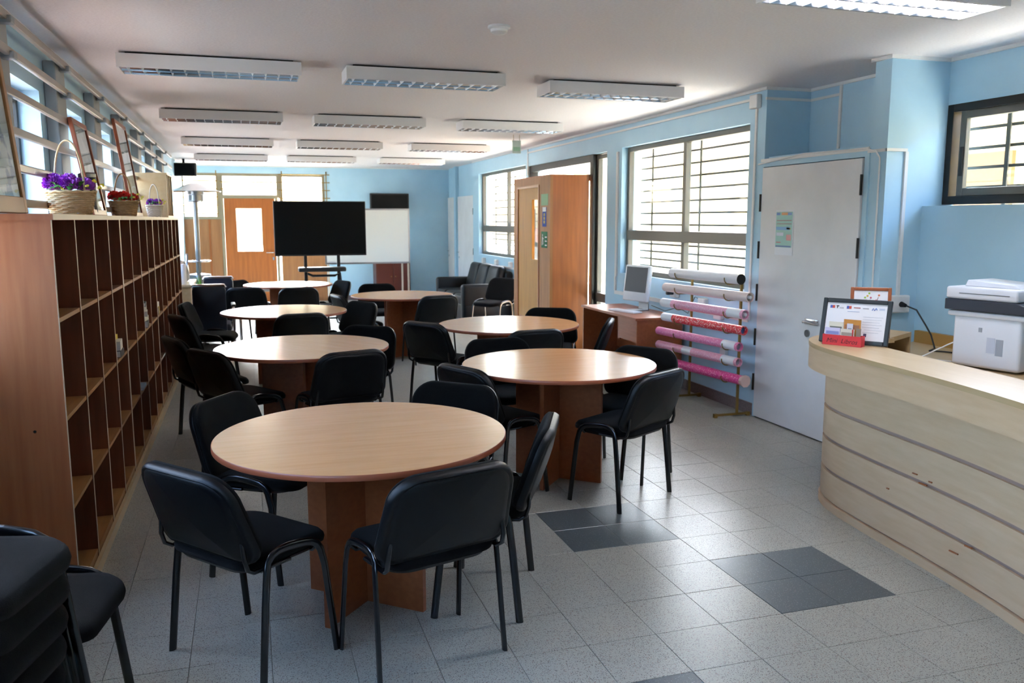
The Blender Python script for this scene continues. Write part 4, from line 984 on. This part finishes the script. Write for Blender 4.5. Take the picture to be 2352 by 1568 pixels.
# local: x = left-right (front faces -y), depth y
G().rbox((0, .0, .155), (.36, .38, .29), .02, 3).build('body', M_pr, t, smooth=True)
G().rbox((0, .005, .305), (.39, .43, .03), .01, 2).build('collar', M_pr, t, smooth=True)
g = G(); g.add([(-.21, -.29, .325), (.21, -.29, .325), (.21, .23, .325), (-.21, .23, .325), (-.21, -.29, .345), (.21, -.29, .345), (.21, -.17, .385), (-.21, -.17, .385), (.21, .23, .385), (-.21, .23, .385)],
    [(0, 1, 2, 3), (4, 7, 6, 5), (7, 9, 8, 6), (0, 4, 5, 1), (1, 5, 6, 8, 2), (3, 2, 8, 9), (0, 3, 9, 7, 4)]); g.build('scanner_base', M_prd, t, bevel=.004)
G().rbox((0, .03, .42), (.415, .40, .068), .014, 3).build('scanner_lid', M_pr, t, smooth=True)
g = G(); g.add([(-.13, -.14, .454), (.13, -.14, .454), (.13, .17, .454), (-.13, .17, .454), (-.12, -.10, .475), (.12, -.10, .475), (.12, .16, .490), (-.12, .16, .490)], [(0, 1, 2, 3), (4, 7, 6, 5), (0, 4, 5, 1), (1, 5, 6, 2), (2, 6, 7, 3), (3, 7, 4, 0)]); g.build('document_feeder', M_pr, t, bevel=.006)
g = G().add([(-.06, -.2605, .3552), (.10, -.2605, .3552), (.10, -.192, .3785), (-.06, -.192, .3785)], [(0, 1, 2, 3)]); g.v = [(a, b, c+.002) for a, b, c in g.v]; g.build('control_panel', mat('panel_grey', '7c8390', .2), t)
G().box(-.14, .14, -.192, -.18, .19, .29).build('output_slot', M_prd, t)
G().box(-.13, .13, -.30, -.18, .175, .182).build('paper_tray', M_prd, t)
G().box(-.12, .12, -.33, -.18, .10, .103).build('paper_sheet', M_paper, t)
for s in (-1,):
    G().box(s*.1805, s*.182, -.10, -.06, .09, .18).build('side_label', mat('label_grey', '9aa0ac', .5), t)
    G().box(s*.1805, s*.182, -.055, -.01, .10, .185).build('side_label', mat('label_pale', 'bfc4d4', .5), t)
    G().box(s*.1805, s*.182, .02, .04, .21, .235).build('side_label', mat('label_grey', '9aa0ac', .5), t)
    G().box(s*.2075, s*.209, -.13, .15, .418, .422).build('lid_seam', M_steel, t)

# ================================================================ FAR END
# television on stand
t = thing('television', 'large black television on a wheeled stand in front of the whiteboard', 'television', (1.14, 13.8, 0))
G().rbox((1.145, 13.80, 1.51), (1.43, .05, .86), .008, 2).build('casing', M_tvb, t, world=True)
G().box(.445, 1.845, 13.772, 13.775, 1.105, 1.925).build('screen', M_screen, t, world=True)
for x in (.90, 1.42): G().rbox((x, 13.87, .68), (.05, .035, 1.3), .006, 2).build('stand_post', M_tvb, t, world=True)
G().rbox((1.15, 13.80, .865), (.74, .26, .07), .02, 3).build('shelf', M_tvb, t, world=True, smooth=True)
G().tube([(.92, 13.8, .80), (1.0, 13.8, .76), (1.35, 13.8, .76), (1.43, 13.8, .80), (1.45, 13.82, .60)], .02, 8).build('cross_tube', M_tvb, t, world=True, smooth=True)
for x in (.82, 1.50):
    G().rbox((x, 13.85, .07), (.05, .7, .04), .01, 2).build('foot', M_tvb, t, world=True)
    for y in (13.55, 14.15): G().cyl((x-.015, y, .028), (x+.015, y, .028), .028, 14).build('wheel', M_tvb, t, world=True)
G().rbox((1.16, 13.85, .07), (.66, .05, .03), .008, 2).build('base_bar', M_tvb, t, world=True)
# whiteboard on frame
t = thing('whiteboard', 'white board on a pale metal floor stand behind the television', 'whiteboard', (2.3, 16.5, 0))
G().box(1.46, 3.06, 16.50, 16.52, .83, 1.84).build('board', mat('board_white', 'e4e4de', .25), t, world=True)
g = G().box(1.44, 3.08, 16.49, 16.53, 1.83, 1.86).box(1.44, 3.08, 16.49, 16.53, .80, .83).box(1.44, 1.465, 16.49, 16.53, .83, 1.83).box(3.055, 3.08, 16.49, 16.53, .83, 1.83); g.build('board_frame', M_steel, t, world=True)
G().box(1.55, 2.97, 16.43, 16.49, .80, .812).build('pen_tray', M_steel, t, world=True)
for x in (1.50, 2.93, 3.05): G().box(x-.015, x+.015, 16.53, 16.56, 0.02, 1.8).build('stand_leg', M_edge, t, world=True)
for x in (1.50, 3.0): G().box(x-.02, x+.02, 16.2, 16.85, 0, .035).build('stand_foot', M_edge, t, world=True)
# wall television
t = thing('wall_television', 'small black television on the far blue wall above the whiteboard', 'television', (2.85, YF, 1.9))
G().rbox((2.86, YF-.10, 1.93), (.80, .06, .50), .012, 2).build('casing', M_tvb, t, world=True)
G().box(2.49, 3.23, YF-.133, YF-.130, 1.72, 2.15).build('screen', M_screen, t, world=True)
G().box(2.78, 2.94, YF-.07, YF, 1.85, 2.0).build('wall_bracket', M_tvb, t, world=True)
t = thing('dark_cabinet', 'dark red-brown cabinet against the far wall behind the whiteboard legs', 'cabinet', (2.85, 17.3, 0))
G().box(2.50, 3.20, 17.15, 17.57, .06, .80).build('carcass', mat('mahogany', '5a2416', .35), t, world=True, bevel=.004)
for a, b in ((2.51, 2.845), (2.855, 3.19)):
    d = G().box(a, b, 17.132, 17.15, .08, .78).build('cabinet_door', mat('mahogany_door', '65291a', .35), t, world=True, bevel=.003)
    G().cyl(((a+b)/2+(.13 if a < 2.7 else -.13), 17.132, .5), ((a+b)/2+(.13 if a < 2.7 else -.13), 17.115, .5), .012, 10).build('knob', M_gold, d, world=True)
G().box(2.53, 3.17, 17.2, 17.55, 0, .06).build('plinth', M_tvb, t, world=True)
# loudspeaker
t = thing('loudspeaker', 'black loudspeaker high in the far corner above the windows', 'loudspeaker', (-.95, 15.9, 2.5))
G().rbox((-.97, 15.95, 2.515), (.42, .22, .225), .012, 2).build('cabinet', M_tvb, t, world=True)
G().box(-1.15, -.79, 15.836, 15.84, 2.42, 2.61).build('grille', M_fab, t, world=True)
G().box(-.99, -.95, 15.93, 15.97, 2.62, 2.70).build('bracket', M_tvb, t, world=True)
# patio heater
HX, HY = -.74, 14.5
t = thing('patio_heater', 'tall steel mushroom patio heater by the far windows', 'heater', (HX, HY, 0))
G().lathe([(.03, .13), (.10, .115), (.30, .03), (.40, 0), (.395, -.006), (.30, .022), (.10, .105), (.03, .12)], (0, 0, 2.10), 8 and 24).build('reflector_dish', M_refl, t, smooth=True)
G().lathe([(.10, 0), (.13, .02), (.13, .11), (.14, .12), (.14, .17), (.05, .20)], (0, 0, 1.93), 24).build('burner', M_steel, t, smooth=True)
G().cyl((0, 0, .8), (0, 0, 1.95), .038, 20).build('pole', M_steel, t, smooth=True)
G().lathe([(.19, 0), (.2, .008), (.2, .018), (.19, .026)], (0, 0, .98), 24).build('table_ring', M_chrome, t, smooth=True)
G().lathe([(.23, 0), (.235, .02), (.235, .04), (.2, .06), (.2, .72), (.18, .78), (.05, .80)], (0, 0, 0), 28).build('tank_housing', M_steel, t, smooth=True)
# low pale cabinet, urn, plant, bag beside the bookcase end
t = thing('low_cabinet', 'pale low cabinet beyond the end of the bookcases', 'cabinet', (-.85, 11.6, 0))
G().box(-1.10, -.66, 11.15, 12.25, .82, .85).build('cabinet_top', M_maple, t, world=True, bevel=.004)
G().box(-1.08, -.68, 11.17, 11.19, 0, .82).build('side_panel', M_maple, t, world=True); G().box(-1.08, -.68, 12.21, 12.23, 0, .82).build('side_panel', M_maple, t, world=True)
for a, b in ((11.19, 11.69), (11.70, 12.21)): G().box(-.692, -.674, a, b, .05, .81).build('cabinet_door', M_maple, t, world=True, bevel=.002)
G().box(-1.08, -1.07, 11.19, 12.21, 0, .82).build('back_panel', M_maple, t, world=True)
t = thing('paper_towel_roll', 'white paper towel roll on the low pale cabinet', 'paper towel', (-.78, 11.3, .851))
G().lathe([(.02, 0), (.055, 0), (.055, .25), (.02, .25)], n=20).build('paper', M_paper, t, smooth=True)
G().lathe([(.001, .25), (.018, .25), (.018, .29), (.001, .30)], n=12).build('holder_knob', M_chrome, t, smooth=True)
t = thing('bag', 'grey and silver bag slumped on the low pale cabinet', 'bag', (-.84, 11.75, .851))
G().pad(rrect(.34, .24, .11, 6), [(.7, 0), (1, .03), (1.02, .12), (.9, .22), (.6, .27)], lambda u, v, d: (v, u, d)).build('bag_body', mat('bag_grey', '5a5e63', .35, col2='9a9ea2', scale=6), t, smooth=True)
for s in (-.05, .06): G().tube([(s, -.14, .12), (s+.05, -.17, .24), (s+.05, -.1, .33), (s+.04, .02, .36), (s+.03, .12, .26)], .016, 8, ry=.006).build('strap', M_steel, t, smooth=True)
t = thing('potted_plant', 'green blade-leaved plant in a dark pot by the patio heater', 'plant', (-.66, 13.2, 0))
G().lathe([(.10, 0), (.13, .02), (.16, .62), (.17, .64), (.15, .64), (.14, .60)], n=20).build('pot', M_tvb, t, smooth=True)
g = G()
for i in range(9):
    a = i*2.4; l = random.uniform(.22, .36); dx, dy = math.cos(a)*.12, math.sin(a)*.12
    p = [Vector((dx*.3*k, dy*.3*k, .6+l*k/4*(1-.06*k))) for k in range(5)]; s = Vector((-math.sin(a), math.cos(a), 0))
    vs = []; 
    for k, q in enumerate(p): wv = .018*(1-k/4.2); vs += [q-s*wv, q+s*wv]
    g.add(vs, [(2*k, 2*k+1, 2*k+3, 2*k+2) for k in range(4)])
g.build('leaves', mat('blade_green', '7fae4a', .45), t)
G().lathe([(.001, .59), (.145, .59), (.145, .60), (.001, .60)], n=16).build('soil', M_shelfin, t)
# dark high-backed armchairs with chrome frame
def armchair(loc, rz, label):
    t = thing('armchair', label, 'armchair', loc, rz, 'dark chrome-framed armchairs')
    def fbk(u, v, d): return (u, -.24-(v)*.10+d, .62+v)
    G().pad(rrect(.36, .58, .05, 6), [(.9, -.04), (.98, -.03), (1, 0), (.98, .03), (.9, .04)], fbk).build('backrest', mat('navy_vinyl', '151c2e', .3), t, smooth=True)
    G().tube([(-.18, -.285, .89), (-.165, -.28, .915), (.165, -.28, .915), (.18, -.285, .89)], .02, 8).build('glare_rail', M_chrome, t, smooth=True)  # bright rail added to stand for glare on the backrest's top edge
    G().rbox((0, 0, .42), (.46, .46, .09), .03, 3).build('seat', mat('navy_vinyl', '151c2e', .3), t, smooth=True)
    for s in (-1, 1):
        G().tube([(s*.26, .24, .015), (s*.26, .24, .60), (s*.26, .20, .65), (s*.26, -.20, .65), (s*.26, -.25, .60), (s*.26, -.25, .02), (s*.26, -.2, .015), (s*.26, .24, .015)], .013, 8).build('arm_frame', M_chrome, t, smooth=True)
        G().rbox((s*.26, .0, .668), (.05, .34, .03), .012, 2).build('armrest', M_tvb, t, smooth=True)
    G().cyl((-.26, -.05, .37), (.26, -.05, .37), .012, 8).build('cross_bar', M_chrome, t, smooth=True)
    return t
armchair((-.43, 10.35, 0), math.radians(2), 'dark armchair with bright top edge, nearer of the pair beyond the bookcase')
armchair((-.37, 11.75, 0), math.radians(2), 'dark armchair behind its twin beside the low pale cabinet')
# low grey bench / console behind the farthest table
t = thing('low_bench', 'low grey wooden bench beyond the farthest round table', 'bench', (.1, 15.6, 0))
G().rbox((.15, 15.6, .42), (1.5, .4, .05), .01, 2).build('bench_top', mat('grey_wood', '8a7f74', .5), t, world=True)
for x in (-.5, .8): G().rbox((x, 15.6, .2), (.05, .34, .39), .006, 2).build('leg', M_shelfin, t, world=True)
# sofa
t = thing('sofa', 'black leather sofa against the blue wall before the closet doors', 'sofa', (3.6, 13.8, 0))
def sb(c, d, nm, r=.05, m=M_leather): return G().rbox(c, d, r, 4).build(nm, m, t, world=True, smooth=True)
sb((3.62, 13.75, .19), (.78, 2.0, .26), 'base', .03)
sb((3.98, 13.75, .50), (.13, 1.9, .66), 'back_frame', .05)
sb((3.62, 14.66, .36), (.84, .17, .56), 'arm', .05); sb((3.62, 12.84, .36), (.84, .17, .56), 'arm', .05)
for y in (13.14, 13.75, 14.36): sb((3.54, y, .38), (.66, .59, .16), 'seat_cushion', .05)
for y in (13.14, 13.75, 14.34):
    g = G().rbox((0, 0, 0), (.16, .58, .46), .07, 4); g.xf(Matrix.Translation((3.84, y, .68)) @ Matrix.Rotation(math.radians(16), 4, 'Y')); g.build('back_cushion', M_leather, t, world=True, smooth=True)
for x in (3.27, 3.95):
    for y in (12.85, 14.65): G().cyl((x, y, 0), (x, y, .07), .022, 10).build('foot', M_chrome, t, world=True)

# ================================================================ OUTSIDE
struct('ground_outside', G().box(-40, 40, -30, 60, -.3, -.13), M_concrete)
struct('ground_bounce_cut', G().box(-30, XL-.3, -20, 30, -.13, -.10), mat('bounce_cut_brown', '7a6c66', .9, col2='6c5f5a', scale=8))  # unseen darker ground strip, added to cut bounce onto the left ceiling
t = thing('courtyard_building', 'cream building with brown shutter and red roof across the courtyard', 'building', (9.5, 8, 0))
G().box(9.5, 9.8, -4, 24, -.13, 3.1).build('wall', M_cream, t, world=True)
G().box(7.4, 10.2, -4, 24, 3.1, 3.25).build('eaves', M_white, t, world=True)
g = G().add([(7.3, -4, 3.26), (7.3, 12, 3.26), (12, 12, 4.2), (12, -4, 4.2), (7.3, -4, 3.36), (7.3, 12, 3.36), (12, 12, 4.3), (12, -4, 4.3)], [(3, 2, 1, 0), (4, 5, 6, 7), (0, 1, 5, 4), (1, 2, 6, 5), (2, 3, 7, 6), (3, 0, 4, 7)]); g.build('roof', M_redroof, t, world=True)
for k, (a, b, c, d) in enumerate(((8.6, 9.7, .9, 2.52), (12.5, 14, .9, 2.2))):
    f = G().box(9.44, 9.5, a, b, c, d).build('shutter', M_brown, t, world=True)
    for q in range(8): G().box(9.42, 9.44, a+.03, b-.03, c+.05+q*.155, c+.15+q*.155).build('shutter_slat', M_brown, f, world=True)
for y in (10.8, 13.6): G().box(9.40, 9.5, y, y+.9, 0, 2.1).build('orange_door', mat('orange_paint', 'd9824a', .6), t, world=True)
t = thing('garden_wall', 'pale outdoor wall beyond the left windows', 'wall', (-4.5, 6, 0))
G().box(-4.7, -4.5, -4, 20, -.13, 1.25).build('wall_body', mat('pale_render', 'e6efe9', .8), t, world=True)
G().box(-4.75, -4.45, -4, 20, 1.25, 1.31).build('coping', M_white, t, world=True)
t = thing('outer_fence', 'red-brown shed seen through the far windows', 'shed', (0, 22, 0))
G().box(-2.6, .2, 22, 22.2, -.13, 1.4).build('shed_wall', mat('pink_render', 'd89a86', .8), t, world=True)
g = G().add([(-2.4, 24, 3.0), (6, 24, 3.0), (6, 26, 3.6), (-2.4, 26, 3.6), (-2.4, 24, 3.1), (6, 24, 3.1), (6, 26, 3.7), (-2.4, 26, 3.7)], [(3, 2, 1, 0), (4, 5, 6, 7), (0, 1, 5, 4), (1, 2, 6, 5), (2, 3, 7, 6), (3, 0, 4, 7)]); g.build('roof', M_redroof, t, world=True)
t = thing('leaning_planks', 'red-brown planks leaning outside the far glazed door', 'planks', (-.4, 19.2, 0))
for i in range(7):
    x = -1.2+i*.17; g = G().box(-.045, .045, -.015, .015, 0, 2.25-.08*i); g.xf(Matrix.Translation((x, 19.0+.05*(i % 3), -.13)) @ Matrix.Rotation(math.radians(-10+2*i), 4, 'Y')); g.build('plank', mat('plank_red', 'b06a54', .7) if i % 2 else mat('plank_grey', '8a7a78', .7), t, world=True)
